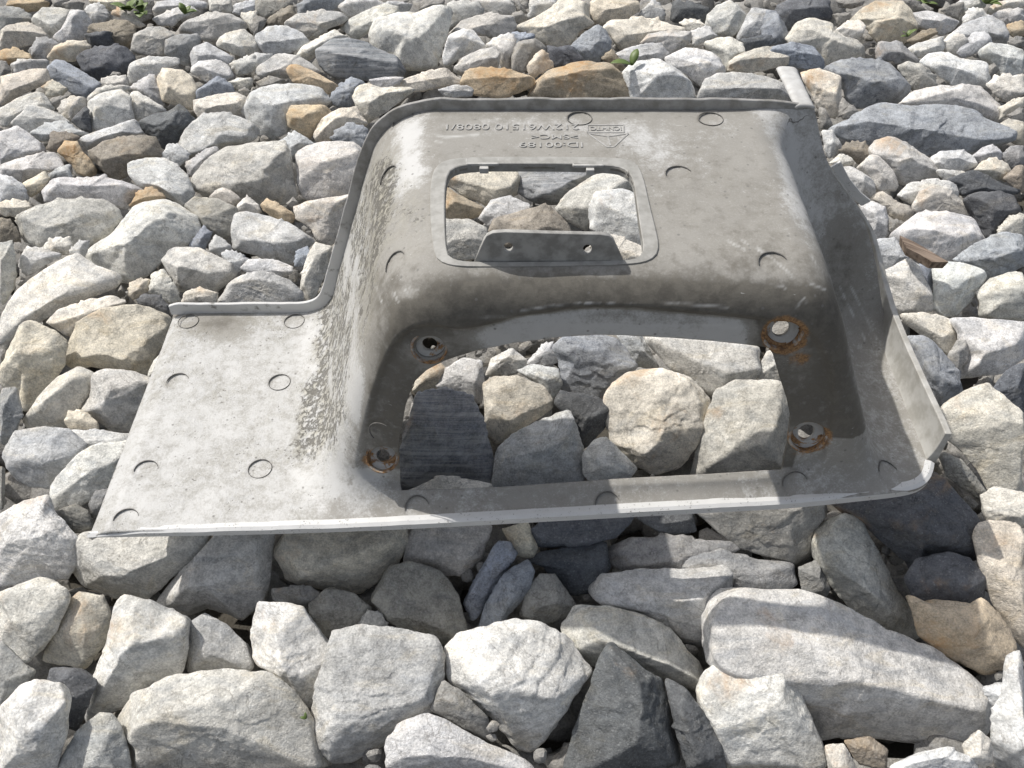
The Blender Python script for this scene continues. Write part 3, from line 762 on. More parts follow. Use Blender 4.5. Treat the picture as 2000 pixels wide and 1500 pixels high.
def strokes(lines, wpx):
    m = np.zeros(len(V3))
    for ln in lines:
        q = P2(ln)
        for a, b in zip(q[:-1], q[1:]):
            e = b - a; L2 = e @ e; t_ = np.clip(((PX - a[0]) * e[0] + (PY - a[1]) * e[1]) / L2, 0, 1)
            d_ = np.hypot(PX - a[0] - t_ * e[0], PY - a[1] - t_ * e[1]); m = np.maximum(m, np.exp(-(d_ / wpx) ** 2))
    return m
ringd = np.maximum(ringd, 0.8 * strokes(['914,498 914,546', '1224,494 1228,545', '917,545 1000,549', '945,180 945,181'], 2.2))
scr = strokes(['846,262 868,268 900,266 935,262', '850,276 870,279', '1478,482 1510,505 1548,540', '1584,500 1606,532', '1578,552 1612,566', '1508,556 1530,559 1534,563',
               '1556,600 1570,582 1578,596', '770,572 778,590', '790,565 800,578', '1300,640 1360,632 1440,640', '1640,560 1690,665', '1662,560 1712,662', '1020,606 1120,592 1240,594', '1450,470 1500,500',
               '800,560 806,572 815,566', '735,560 745,590', '1420,470 1456,488', '1290,590 1420,600'], 1.8)
scr = scr * np.clip(0.6 + 0.8 * fbm(V3 * 160, 2, 31), 0, 1)

M = mesh_np('shell', V3, quads)
for nm, arr in (('dirt', dirt), ('pit', pit), ('rust', rust), ('ring', ringd), ('crack', crack), ('scr', scr)):
    at = M.attributes.new(nm, 'FLOAT', 'POINT'); at.data.foreach_set('value', np.clip(arr, 0, 1.5).astype(np.float32))

def panel_material():
    k = NT('weathered_grey_moulding')
    tc = k.new('ShaderNodeTexCoord'); V = tc.outputs['Object']
    A = {a: k.attr(a).outputs['Fac'] for a in ('dirt', 'pit', 'rust', 'ring', 'crack', 'scr')}
    n_l = k.noise(V, 14, 6, 0.62, 0.3); n_m = k.noise(V, 70, 6, 0.70); n_f = k.noise(V, 420, 4, 0.75)
    mixn = k.math('ADD', k.math('MULTIPLY', n_l, 0.28), k.math('ADD', k.math('MULTIPLY', n_m, 0.38), k.math('MULTIPLY', n_f, 0.34)))
    lo = k.math('SUBTRACT', 0.74, k.math('MULTIPLY', A['dirt'], 0.52))
    film = k.step(mixn, k.math('SUBTRACT', lo, 0.09), k.math('ADD', lo, 0.11))
    paint = k.mix(n_m, (0.54, 0.54, 0.53, 1), (0.47, 0.47, 0.46, 1))
    dcol = k.mix(k.step(n_l, 0.3, 0.7), (0.205, 0.193, 0.167, 1), (0.272, 0.261, 0.236, 1))
    dcol = k.mix(k.math('MULTIPLY', k.step(n_f, 0.45, 0.7), 0.5), dcol, (0.34, 0.33, 0.31, 1))
    col = k.mix(k.math('MULTIPLY', film, 0.90), paint, dcol)
    # dark heavy grime where the film is thickest
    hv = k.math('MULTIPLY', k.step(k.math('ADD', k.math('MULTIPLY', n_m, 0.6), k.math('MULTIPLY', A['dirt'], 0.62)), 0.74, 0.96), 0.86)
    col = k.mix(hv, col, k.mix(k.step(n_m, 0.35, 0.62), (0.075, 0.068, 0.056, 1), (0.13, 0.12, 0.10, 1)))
    # mould specks / pits
    mp = k.new('ShaderNodeMapping'); k.t.links.new(V, mp.inputs[0]); mp.inputs['Scale'].default_value = (1, 0.8, 0.55)
    pv = k.noise(mp.outputs[0], 190, 5, 0.72, 0.6)
    pth = k.math('SUBTRACT', 0.74, k.math('MULTIPLY', A['pit'], 0.265))
    pm = k.step(pv, pth, k.math('ADD', pth, 0.035))
    pb = k.math('MULTIPLY', A['pit'], A['pit'])
    col = k.mix(k.math('MULTIPLY', k.math('MULTIPLY', pb, k.step(n_m, 0.38, 0.58)), 0.55), col, (0.44, 0.42, 0.345, 1))
    col = k.mix(k.math('MULTIPLY', pm, 0.85), col, k.mix(n_f, (0.05, 0.047, 0.042, 1), (0.20, 0.19, 0.165, 1)))
    sp = k.new('ShaderNodeTexVoronoi'); k.set(sp.inputs['Vector'], V); sp.inputs['Scale'].default_value = 130
    sp.inputs['Randomness'].default_value = 1
    sc_ = k.new('ShaderNodeSeparateColor'); k.t.links.new(sp.outputs['Color'], sc_.inputs[0])
    spm = k.math('MULTIPLY', k.step(sp.outputs['Distance'], 0.24, 0.12), k.step(sc_.outputs[0], 0.80, 0.84))
    col = k.mix(k.math('MULTIPLY', spm, 0.75), col, (0.17, 0.165, 0.155, 1))
    # pale scuffs
    mp2 = k.new('ShaderNodeMapping'); k.t.links.new(V, mp2.inputs[0]); mp2.inputs['Scale'].default_value = (0.35, 1.6, 1.2)
    mp2.inputs['Rotation'].default_value = (0, 0, 0.5)
    sv = k.noise(mp2.outputs[0], 260, 3, 0.6, 0.4)
    scf = k.math('MULTIPLY', k.step(sv, 0.68, 0.74), k.step(n_l, 0.50, 0.62))
    col = k.mix(k.math('MULTIPLY', scf, 0.6), col, (0.60, 0.60, 0.585, 1))
    col = k.mix(k.math('MULTIPLY', A['scr'], 0.8), col, (0.58, 0.58, 0.565, 1))
    # rust
    rm = k.step(k.math('ADD', k.math('MULTIPLY', n_m, 0.75), k.math('MULTIPLY', A['rust'], 0.62)), 0.66, 0.88)
    rcol = k.mix(k.step(n_f, 0.35, 0.62), (0.16, 0.085, 0.04, 1), (0.40, 0.23, 0.10, 1))
    col = k.mix(k.math('MULTIPLY', rm, 0.9), col, rcol)
    # painted shade of the pin circles, dark cut lines by the tab, cracks
    col = k.mix(k.math('MULTIPLY', A['ring'], 0.40), col, (0.10, 0.095, 0.09, 1))
    cv = k.new('ShaderNodeTexVoronoi', feature='DISTANCE_TO_EDGE'); cw = k.new('ShaderNodeVectorMath', operation='ADD')
    cn = k.new('ShaderNodeTexNoise'); k.set(cn.inputs['Vector'], V); cn.inputs['Scale'].default_value = 60
    cs = k.new('ShaderNodeVectorMath', operation='SCALE'); cs.inputs['Scale'].default_value = 0.03
    k.t.links.new(cn.outputs['Color'], cs.inputs[0]); k.t.links.new(V, cw.inputs[0]); k.t.links.new(cs.outputs[0], cw.inputs[1])
    k.t.links.new(cw.outputs[0], cv.inputs['Vector']); cv.inputs['Scale'].default_value = 26
    cm = k.math('MULTIPLY', k.step(cv.outputs['Distance'], 0.035, 0.01), k.step(A['crack'], 0.45, 0.8))
    col = k.mix(k.math('MULTIPLY', cm, 0.8), col, (0.10, 0.095, 0.085, 1))
    k.set(k.b.inputs['Base Color'], col)
    k.set(k.b.inputs['Roughness'], k.math('ADD', 0.52, k.math('MULTIPLY', film, 0.25)))
    k.b.inputs['Specular IOR Level'].default_value = 0.4
    h = k.math('ADD', k.math('MULTIPLY', n_f, 0.10), k.math('MULTIPLY', n_m, 0.05))
    h = k.math('ADD', h, k.math('MULTIPLY', k.math('MULTIPLY', k.step(pv, 0.40, 0.60), pb), -0.42))
    k.set(k.b.inputs['Normal'], k.bump(h, 0.75, 0.0035))
    return k.m
M_PANEL = panel_material()
def speckled(name, a, b, spec):
    k = NT(name); tc = k.new('ShaderNodeTexCoord'); V = tc.outputs['Object']; n = k.noise(V, 60, 5, 0.65); m = k.noise(V, 330, 4, 0.7)
    c = k.mix(n, (*a, 1), (*b, 1)); c = k.mix(k.math('MULTIPLY', k.step(k.math('ADD', k.math('MULTIPLY', m, 0.7), k.math('MULTIPLY', n, 0.3)), 0.58, 0.63), spec), c, (0.10, 0.095, 0.085, 1))
    k.set(k.b.inputs['Base Color'], c); k.b.inputs['Roughness'].default_value = 0.5; k.set(k.b.inputs['Normal'], k.bump(m, 0.12, 0.002)); return k.m
M_PAINT = speckled('clean_grey_paint', (0.66, 0.665, 0.66), (0.56, 0.56, 0.55), 0.7)
M_GRIME = simple_mat('grimy_grey_paint', (0.36, 0.355, 0.34), 0.65, 90, 0.0, 0.15, col2=(0.22, 0.215, 0.20))
def rust_mat(name, lo, hi, pale):
    k = NT(name); tc = k.new('ShaderNodeTexCoord'); V = tc.outputs['Object']
    a = k.noise(V, 55, 5, 0.6, 0.8); b = k.noise(V, 300, 4, 0.7)
    ru = k.mix(k.step(b, 0.38, 0.62), (0.13, 0.07, 0.035, 1), (0.36, 0.205, 0.09, 1))
    k.set(k.b.inputs['Base Color'], k.mix(k.step(k.math('ADD', k.math('MULTIPLY', a, 0.8), k.math('MULTIPLY', b, 0.2)), lo, hi), k.mix(b, (*pale, 1), (*[x * 0.75 for x in pale], 1)), ru))
    k.b.inputs['Roughness'].default_value = 0.88; k.set(k.b.inputs['Normal'], k.bump(b, 0.5, 0.002)); return k.m
M_RUST = rust_mat('rust_spotted_washer', 0.53, 0.60, (0.52, 0.51, 0.48))
M_BARE = simple_mat('worn_pale_edge', (0.52, 0.50, 0.46), 0.6, 300, 0.3, 0.2)

BASE = np.array([0.0, 0.70, 0.0])
panel = link(bpy.data.objects.new('moulded_panel', None))
panel.location = BASE
thing(panel, 'weathered light grey moulded plastic panel with square window and arched opening lying on the rocks', 'panel')
def part(name, co, faces, mat, smooth=True, parent=None, attrs=None, solidify=None, offset=-1.0, bevel=None, autosmooth=None):
    o = bpy.data.objects.new(name, mesh_np(name, np.asarray(co) - BASE if parent is None else np.asarray(co) - BASE, faces, mat, smooth))
    link(o, panel if parent is None else parent)
    if solidify:
        md = o.modifiers.new('thickness', 'SOLIDIFY'); md.thickness = solidify; md.offset = offset
    if bevel:
        b = o.modifiers.new('edge', 'BEVEL'); b.width = bevel; b.segments = 2; b.limit_method = 'ANGLE'
    return o
M.materials.append(M_PANEL)
M.vertices.foreach_set('co', (V3 - BASE).astype(np.float32).ravel())
shell = link(bpy.data.objects.new('shell', M), panel)
sm_ = shell.modifiers.new('thickness', 'SOLIDIFY'); sm_.thickness = 0.0042; sm_.offset = -1.0

def sweep(path, offs, closed=False):
    """path (n,3); offs (n,k,3) section points -> tube with end caps"""
    n_, k_ = offs.shape[:2]
    co = (path[:, None, :] + offs).reshape(-1, 3); f = []
    for i in range(n_ - (0 if closed else 1)):
        j = (i + 1) % n_
        for a in range(k_):
            b = (a + 1) % k_
            f.append((i * k_ + a, i * k_ + b, j * k_ + b, j * k_ + a))
    if not closed:
        f.append(tuple(range(k_ - 1, -1, -1))); f.append(tuple((n_ - 1) * k_ + a for a in range(k_)))
    return co, f
# --- back rim: a lip standing off the back edge of flange, side wall and plateau
bx2 = np.linspace(XL, 0.318, 240); bz2 = surf_z(bx2, np.full(240, YB))
prof = np.stack([bx2, bz2], 1)
dseg = np.r_[0, np.cumsum(np.linalg.norm(np.diff(prof, axis=0), axis=1))]
u = np.linspace(0, dseg[-1], 200); prof = np.stack([np.interp(u, dseg, prof[:, i]) for i in (0, 1)], 1)
tg = np.gradient(prof, axis=0); tg /= np.linalg.norm(tg, axis=1)[:, None]
for _ in range(6): tg[1:-1] = (tg[:-2] + tg[1:-1] * 2 + tg[2:]) / 4
nr = np.stack([-tg[:, 1], tg[:, 0]], 1)
hgt = np.interp(prof[:, 0], [XL, XL + 0.012, -0.27, -0.15, 0.20, 0.25, 0.318], [0.011, 0.0155, 0.0155, 0.0125, 0.013, 0.012, 0.005])
path = np.stack([prof[:, 0], np.full(200, YB), prof[:, 1]], 1)
def sec(lo, hi, y0, y1):
    o = np.zeros((200, 4, 3))
    for a, (h_, y_) in enumerate([(lo, y0), (hi, y0), (hi, y1), (lo, y1)]):
        hh = h_ if np.ndim(h_) else np.full(200, h_)
        o[:, a, 0] = nr[:, 0] * hh; o[:, a, 2] = nr[:, 1] * hh; o[:, a, 1] = y_
    return o
hgt = hgt + 0.0008 * fbm(path * 40, 3, 55)
co, f = sweep(path, sec(-0.004, hgt, -0.0005, 0.0045))
_k = NT('rim_grey'); _tc = _k.new('ShaderNodeTexCoord'); _n = _k.noise(_tc.outputs['Object'], 45, 6, 0.65); _s = _k.new('ShaderNodeSeparateXYZ')
_k.t.links.new(_tc.outputs['Object'], _s.inputs[0])
_g = _k.mix(_k.step(_n, 0.35, 0.65), (0.34, 0.335, 0.325, 1), (0.20, 0.195, 0.18, 1))          # grimy along the plateau, cleaner on the low flange
_p = _k.mix(_k.step(_n, 0.56, 0.68), (0.58, 0.58, 0.57, 1), (0.22, 0.215, 0.20, 1))
_k.set(_k.b.inputs['Base Color'], _k.mix(_k.step(_s.outputs[0], -0.235, -0.175), _p, _g)); _k.b.inputs['Roughness'].default_value = 0.6
k_rim = _k.m
part('back_rim', co, f, k_rim, smooth=False, bevel=0.0015)
# --- front rim: flat bead along the front edge, round the corner
xs = np.linspace(XL, 0.415, 90)
fp = np.vstack([np.stack([xs, yfront(xs), zbase(xs)], 1),
                np.stack([cx + cr * np.cos(ca), cy + cr * np.sin(ca), zbase(cx + cr * np.cos(ca))], 1)[1:-1]])
for _ in range(10): fp[1:-1] = (fp[:-2] + 2 * fp[1:-1] + fp[2:]) / 4
tg = np.gradient(fp, axis=0); tg[:, 2] = 0; tg /= np.linalg.norm(tg, axis=1)[:, None]
inw = np.stack([-tg[:, 1], tg[:, 0], np.zeros(len(tg))], 1)
wd = np.interp(fp[:, 0], [-0.46, -0.42, -0.2, 0.1, 0.40, 0.46], [0.004, 0.007, 0.009, 0.0095, 0.0095, 0.008])
nick = 0.0007 * fbm(fp * 45 + 3, 3, 77)
wd_n = nick
hl = nick + np.interp(fp[:, 0], [-0.46, -0.40, -0.2, 0.4], [-0.006, 0.001, 0.0025, 0.0035])
offs = np.zeros((len(fp), 5, 3))
offs[:, 0] = inw * wd[:, None]; offs[:, 0, 2] = hl - 0.0008
offs[:, 1] = inw * 0.002; offs[:, 1, 2] = hl
offs[:, 2] = -inw * 0.002; offs[:, 2, 2] = hl - 0.002
offs[:, 3] = -inw * 0.002; offs[:, 3, 2] = -0.0075
offs[:, 4] = inw * wd[:, None]; offs[:, 4, 2] = -0.0075
co, f = sweep(fp, offs)
part('front_rim', co, f, M_PAINT, smooth=False, bevel=0.0008)
# --- right side wall standing on the right edge
tp = np.array([[0.327, 0.880, 0.302], [0.348, 0.880, 0.255], [0.366, 0.879, 0.222], [0.392, 0.877, 0.194], [0.412, 0.874, 0.170], [0.432, 0.866, 0.146],
               [0.444, 0.850, 0.118], [0.452, 0.825, 0.094], [0.456, 0.79, 0.080], [0.457, 0.73, 0.077], [0.457, 0.66, 0.079], [0.457, 0.62, 0.081], [0.456, 0.598, 0.082]])
uu = np.linspace(0, 1, len(tp)); u2 = np.linspace(0, 1, 80)
tp = np.stack([np.interp(u2, uu, tp[:, i]) for i in range(3)], 1)
for _ in range(5): tp[1:-1] = (tp[:-2] + 2 * tp[1:-1] + tp[2:]) / 4
tg = np.gradient(tp, axis=0); tg[:, 2] = 0; tg /= np.linalg.norm(tg, axis=1)[:, None] + 1e-9
outw = np.stack([-tg[:, 1], tg[:, 0], np.zeros(80)], 1)
zb_ = np.where(tp[:, 1] > 0.83, tp[:, 2] - 0.05, zbase(tp[:, 0]) - 0.004)
zb_ = np.minimum(zb_, tp[:, 2] - 0.02)
NV = 9
offs = np.zeros((80, 2 * NV, 3))
for a in range(NV):
    q_ = a / (NV - 1)
    bulge = 0.006 * (1 - q_) ** 3
    offs[:, a] = -outw * bulge; offs[:, a, 2] = (zb_ - tp[:, 2]) * (1 - q_)
    offs[:, 2 * NV - 1 - a] = outw * 0.0075; offs[:, 2 * NV - 1 - a, 2] = (zb_ - tp[:, 2]) * (1 - q_)
offs[:, NV:, :2] = outw[:, None, :2] * 0.0072
co, f = sweep(tp, offs)
k_wall = simple_mat('side_wall_paint', (0.50, 0.495, 0.47), 0.6, 50, 0.0, 0.12, col2=(0.36, 0.35, 0.32))
part('side_wall', co, f, k_wall, smooth=False, bevel=0.0012)

# --- plates cut from flat outlines (holes allowed), thickness along the local z
def plate_mesh(outlines, thick, bevel=0.0006):
    cu = bpy.data.curves.new('tmp', 'CURVE'); cu.dimensions = '2D'; cu.fill_mode = 'BOTH'
    cu.extrude = thick / 2 - bevel; cu.bevel_depth = bevel; cu.bevel_resolution = 1; cu.offset = -bevel
    for ol in outlines:
        sp = cu.splines.new('POLY'); sp.points.add(len(ol) - 1)
        for p_, q_ in zip(sp.points, ol): p_.co = (q_[0], q_[1], 0, 1)
        sp.use_cyclic_u = True
    ob = bpy.data.objects.new('tmp', cu); S.collection.objects.link(ob)
    dg = bpy.context.evaluated_depsgraph_get(); dg.update()
    me = bpy.data.meshes.new_from_object(ob.evaluated_get(dg))
    bpy.data.objects.remove(ob); bpy.data.curves.remove(cu)
    return me
def put_mesh(name, me, mat, mw, parent=None):
    me.name = name; me.materials.clear(); me.materials.append(mat)
    me.transform(Matrix.Translation(-BASE) @ mw)
    return link(bpy.data.objects.new(name, me), parent or panel)
# dark arc ribbons painting the shade inside the ejector-pin circles
M_GROOVE = simple_mat('groove_shade', (0.16, 0.155, 0.145), 0.9, 300, 0.4, 0.1)
for n_, (px, py) in enumerate(PINS):
    c = march_px(np.array([px]), np.array([py]))[0]; nn_ = grad(c[None])[0]
    e1 = unit_ = np.cross([0, 1.0, 0.2], nn_); e1 = e1 / np.linalg.norm(e1); e2 = np.cross(nn_, e1)
    full_ = n_ in (0, 1, 3, 5, 7, 8)
    a = np.linspace(R(-20), R(340), 72) if full_ else np.linspace(R(20), R(190), 40)
    wv = 0.00045 * (0.55 + 0.45 * np.sin(a - R(15))) if full_ else 0.00055 * np.sin(np.linspace(0, np.pi, 40)) ** 0.6
    co = []
    for rr_ in (-1, 1):
        ra_ = 0.0131 + rr_ * np.maximum(wv, 0.00006)
        q_ = c + np.outer(np.cos(a) * ra_, e1) + np.outer(np.sin(a) * ra_, e2) + nn_ * 0.02
        for _ in range(30): q_ = q_ - nn_ * np.clip(solid(q_[:, 0], q_[:, 1], q_[:, 2]), -0.01, 0.01)[:, None] * 0.9
        co.append(q_ + grad(q_) * 0.0004)
    m_ = len(a); f = [(i, i + 1, m_ + i + 1, m_ + i) for i in range(m_ - 1)]
    part('ejector_mark', np.vstack(co), f, M_GROOVE, solidify=0.0012, offset=0)
# upright tab in front of the window
TY = float(march_px(np.array([1070.0]), np.array([508.0]))[0, 1])
tab = P2('921,512 944,468 950,458 962,452 985,450 1080,453 1172,455 1190,458 1198,466 1221,503')
tw = on_y(tab[:, 0], tab[:, 1], TY); ol = np.stack([tw[:, 0], tw[:, 2] - 0.006 * np.isin(np.arange(len(tw)), (0, len(tw) - 1))], 1)
hol = []
for hx, hy in ((993, 480), (1147, 484)):
    c = on_y(np.array([hx]), np.array([hy]), TY)[0]; a = np.linspace(0, 2 * np.pi, 20, endpoint=False)
    hol.append(np.stack([c[0] + 0.0040 * np.cos(a), c[2] + 0.0050 * np.sin(a)], 1))
me = plate_mesh([ol] + hol, 0.0046)
rot = Matrix(((1, 0, 0, 0), (0, 0, -1, TY), (0, 1, 0, 0), (0, 0, 0, 1)))
M_TAB = simple_mat('tab_grey', (0.40, 0.395, 0.375), 0.6, 70, 0.0, 0.15, col2=(0.24, 0.235, 0.22))
put_mesh('mounting_tab', me, M_TAB, rot)
# foot of the tab: thin plate bedded on the skin in front of it
ft = P2('914,500 922,496 930,510 1216,502 1222,494 1226,500 1228,528 1226,545 1100,548 980,549 914,546')
f3 = march_px(ft[:, 0], ft[:, 1]); 
def skin_patch(pxpoly, off, name, mat, nu=26, nv=8):
    """grid between two picture rows of a quad, laid on the skin"""
    a, b, c, d = [np.array(q, float) for q in pxpoly]
    U, Vv = np.meshgrid(np.linspace(0, 1, nu), np.linspace(0, 1, nv))
    p = (a * (1 - U[..., None]) + b * U[..., None]) * (1 - Vv[..., None]) + (d * (1 - U[..., None]) + c * U[..., None]) * Vv[..., None]
    p3 = march_px(p[..., 0].ravel(), p[..., 1].ravel()); p3 = p3 + grad(p3) * off
    i_ = np.arange(nu * nv).reshape(nv, nu)
    q_ = np.stack([i_[:-1, :-1], i_[1:, :-1], i_[1:, 1:], i_[:-1, 1:]], -1).reshape(-1, 4)
    return part(name, p3, q_, mat, solidify=0.003, offset=-1.0)
#skin_patch([(917, 511), (1224, 503), (1226, 541), (917, 545)], 0.0007, 'tab_foot', M_TAB)
# raised frame round the window
WIN_O = resample(round_poly(P2('848,500 840,420 842,345 858,318 900,309 1000,308 1100,308 1215,310 1242,318 1256,345 1268,400 1282,455 1288,488 1276,508 1240,518 1100,521 930,523 880,520 860,512'), 2), 96)
wi = march_px(WIN_IN[:, 0], WIN_IN[:, 1]); wo = march_px(WIN_O[:, 0], WIN_O[:, 1])
sh = int(np.argmin(np.linalg.norm(wo - wi[0], axis=1))); wo = np.roll(wo, -sh, 0)
gi, go = grad(wi), grad(wo)
rings = [wo - go * 0.001, wo + go * 0.0012, wo + (wi - wo) * 0.05 + go * 0.0016, wi + (wo - wi) * 0.06 + gi * 0.0018, wi + gi * 0.0012, wi - gi * 0.0080, wi + (wo - wi) * 0.10 - gi * 0.0082]
co = np.vstack(rings); f = []
for r_ in range(len(rings) - 1):
    for i in range(96):
        j = (i + 1) % 96; f.append((r_ * 96 + i, r_ * 96 + j, (r_ + 1) * 96 + j, (r_ + 1) * 96 + i))
M_FRAME = simple_mat('frame_grey', (0.36, 0.355, 0.335), 0.6, 90, 0.0, 0.15, col2=(0.27, 0.265, 0.245))
wf = part('window_frame', co, f, M_FRAME, smooth=False)
# hinge clips at the back of the window: a flush dark block painted as the slot's shade with a pale latch under it
def boxpts(c, sx, sy, sz):
    v = np.array([[x, y, z] for x in (-1, 1) for y in (-1, 1) for z in (-1, 1)]) * np.array([sx, sy, sz]) / 2 + c
    return v, [(0, 1, 3, 2), (4, 6, 7, 5), (0, 4, 5, 1), (2, 3, 7, 6), (0, 2, 6, 4), (1, 5, 7, 3)]
M_FRAME2 = simple_mat('clip_grey', (0.50, 0.495, 0.475), 0.6, 90, 0.0, 0.15, col2=(0.38, 0.375, 0.355))
M_SLOT = simple_mat('slot_shade', (0.10, 0.10, 0.095), 0.8, 200, 0.3, 0.2)
for x0, x1, y in ((911, 973, 312), (1119, 1176, 315)):
    a = march_px(np.array([x0]), np.array([y]))[0]; b = march_px(np.array([x1]), np.array([y]))[0]
    c = (a + b) / 2; wdt = b[0] - a[0]
    # u-shaped clip: slot floor, two cheeks, front bar, latch tongue
    allv, allf = [], []
    for (cc, s3) in ((c + [0, -0.0095, 0.0008], (wdt, 0.0028, 0.0028)), (c + [-wdt / 2, -0.005, 0.0004], (0.0018, 0.010, 0.0026)),
                     (c + [wdt / 2, -0.005, 0.0004], (0.0018, 0.010, 0.0026)), (c + [0.002, -0.0135, -0.003], (wdt * 0.28, 0.005, 0.006))):
        v, ff = boxpts(cc, *s3); allf += [tuple(i + 8 * len(allv) for i in q_) for q_ in ff]; allv.append(v)
    clip = part('hinge_clip', np.vstack(allv), allf, M_FRAME2, smooth=False, bevel=0.0006)
    v, ff = boxpts(c + [0, -0.0042, 0.0002], wdt - 0.002, 0.0075, 0.0022)
    part('slot', v, ff, M_SLOT, smooth=False, parent=clip)
M_SOCK = rust_mat('rust_streaked_socket', 0.36, 0.52, (0.48, 0.46, 0.42))
# bolt sockets: rusty cups let into the front face
for (hx, hy, ra, rb), tilt in zip(HOLES_PX, (0.25, 0.75, 0.3, 0.45)):
    c = march_px(np.array([hx]), np.array([hy]))[0]; nn_ = np.array([0, -1.0, tilt]); nn_ /= np.linalg.norm(nn_)
    c = c - nn_ * 0.0065
    e1 = np.array([1.0, 0, 0]); e2 = np.cross(nn_, e1)
    Rr = ra * 1.06 * np.linalg.norm(c - CAM) / FPX
    K = 36; a = np.linspace(0, 2 * np.pi, K, endpoint=False)
    def ring_(r_, h_): return c + np.outer(np.cos(a), e1) * r_ + np.outer(np.sin(a), e2) * r_ + nn_ * h_
    def lathe(prof_):
        co = np.vstack([ring_(r_, h_) for r_, h_ in prof_]); f = []
        for s_ in range(len(prof_) - 1):
            for i in range(K):
                j = (i + 1) % K; f.append((s_ * K + i, s_ * K + j, (s_ + 1) * K + j, (s_ + 1) * K + i))
        return co, f
    co, f = lathe([(Rr * 1.12, -0.002), (Rr * 1.09, 0.0008), (Rr * 1.02, 0.0014), (Rr * 0.97, 0.0008), (Rr * 0.95, -0.001), (Rr * 0.90, -0.0075), (Rr * 0.94, -0.009)])
    sock = part('bolt_socket', co, f, M_SOCK)
    co, f = lathe([(Rr * 0.905, -0.0050), (Rr * 0.88, -0.0066), (Rr * 0.70, -0.0060), (Rr * 0.50, -0.0066), (Rr * 0.46, -0.0072), (Rr * 0.45, -0.011), (Rr * 0.86, -0.011), (Rr * 0.905, -0.0050)])
    part('washer', co, f, M_RUST, parent=sock)
# the broken arm reaching back from the top right corner: rounded strip with a ring groove
q = [(1516, 131), (1558, 134), (1593, 208), (1553, 206)]
c4 = [on_z(np.array([a]), np.array([b]), zz_)[0] for (a, b), zz_ in zip(q, (0.300, 0.300, 0.304, 0.304))]
nu, nv = 11, 24
U, Vv = np.meshgrid(np.linspace(0, 1, nu), np.linspace(0, 1, nv))
p = (c4[0] * (1 - U[..., None]) + c4[1] * U[..., None]) * (1 - Vv[..., None]) + (c4[3] * (1 - U[..., None]) + c4[2] * U[..., None]) * Vv[..., None]
p[..., 2] += 0.0035 * np.clip(1 - np.abs(2 * U - 1) ** 4, 0, 1) - 0.002
p[..., 2] -= 0.0012 * np.exp(-((Vv - 0.74 - 0.10 * (U - 0.5) ** 2) / 0.02) ** 2) * (U > 0.35) - 0.0012 * np.exp(-((Vv - 0.03) / 0.03) ** 2)
i_ = np.arange(nu * nv).reshape(nv, nu)
qf = np.stack([i_[:-1, :-1], i_[1:, :-1], i_[1:, 1:], i_[:-1, 1:]], -1).reshape(-1, 4)
M_ARM = simple_mat('arm_grey', (0.56, 0.56, 0.55), 0.5, 60, 0.0, 0.1, col2=(0.44, 0.435, 0.42))
part('broken_arm', p.reshape(-1, 3), qf, M_ARM, solidify=0.0035)
# torn lip behind the right shoulder
q = P2('1622,332 1640,366 1662,392 1682,408')
t3 = on_y(q[:, 0], q[:, 1], 0.888)
o4 = np.zeros((4, 4, 3)); o4[:, 0] = (0.0, 0, 0.004); o4[:, 1] = (0.009, 0, 0.011); o4[:, 2] = (0.009, 0.004, 0.011); o4[:, 3] = (0.0, 0.004, 0.002)
co, f = sweep(t3, o4); part('torn_lip', co, f, M_PAINT, smooth=False, bevel=0.0008)

# raised lettering, upside down as seen: reads from the far side
def text_part(name, body, x_right, x_left, y_mid, hpx, parent=None):
    cu = bpy.data.curves.new('tmp', 'FONT'); cu.body = body; cu.size = 1.0; cu.extrude = 0.0
    cu.align_x = 'LEFT'
    ob = bpy.data.objects.new('tmp', cu); S.collection.objects.link(ob)
    dg = bpy.context.evaluated_depsgraph_get(); dg.update()
    me = bpy.data.meshes.new_from_object(ob.evaluated_get(dg)); bpy.data.objects.remove(ob)
    n_ = len(me.vertices); c = np.zeros(n_ * 3, np.float32); me.vertices.foreach_get('co', c); c = c.reshape(-1, 3)
    c[:, :2] -= c[:, :2].min(0); c[:, :2] /= c[:, :2].max(0)
    a = on_z(np.array([x_right]), np.array([y_mid - hpx / 2]), ZT)[0]; b = on_z(np.array([x_left]), np.array([y_mid + hpx / 2]), ZT)[0]
    c[:, 0] = a[0] + (b[0] - a[0]) * c[:, 0]
    # reading direction is -x, letter tops point towards the camera (-y)
    c[:, 1] = a[1] + (b[1] - a[1]) * c[:, 1]
    me.vertices.foreach_set('co', c.ravel())
    bm = bmesh.new(); bm.from_mesh(me)
    r_ = bmesh.ops.extrude_face_region(bm, geom=bm.faces[:])
    for v in r_['geom']:
        if isinstance(v, bmesh.types.BMVert): v.co.z += 0.0015
    for v in bm.verts: v.co.z += float(surf_z(np.array([v.co.x]), np.array([v.co.y]))[0]) - 0.0005 - c[0, 2]
    bmesh.ops.recalc_face_normals(bm, faces=bm.faces[:])
    bm.to_mesh(me); bm.free()
    me.transform(Matrix.Translation(-BASE)); me.materials.clear(); me.materials.append(M_LET); me.name = name
    return link(bpy.data.objects.new(name, me), parent or panel)
M_LET = simple_mat('worn_lettering', (0.40, 0.395, 0.38), 0.7, 220, 0.0, 0.1, col2=(0.30, 0.295, 0.28))
text_part('lettering', '212W61510 0808/1', 1130, 871, 250, 11)
text_part('lettering', '>SMC<', 1128, 1038, 269, 8.5)
text_part('lettering', 'ID:00189', 1137, 1014, 284.5, 9.5)
logo = text_part('emblem', 'ICNHTC', 1213, 1154, 253, 7)
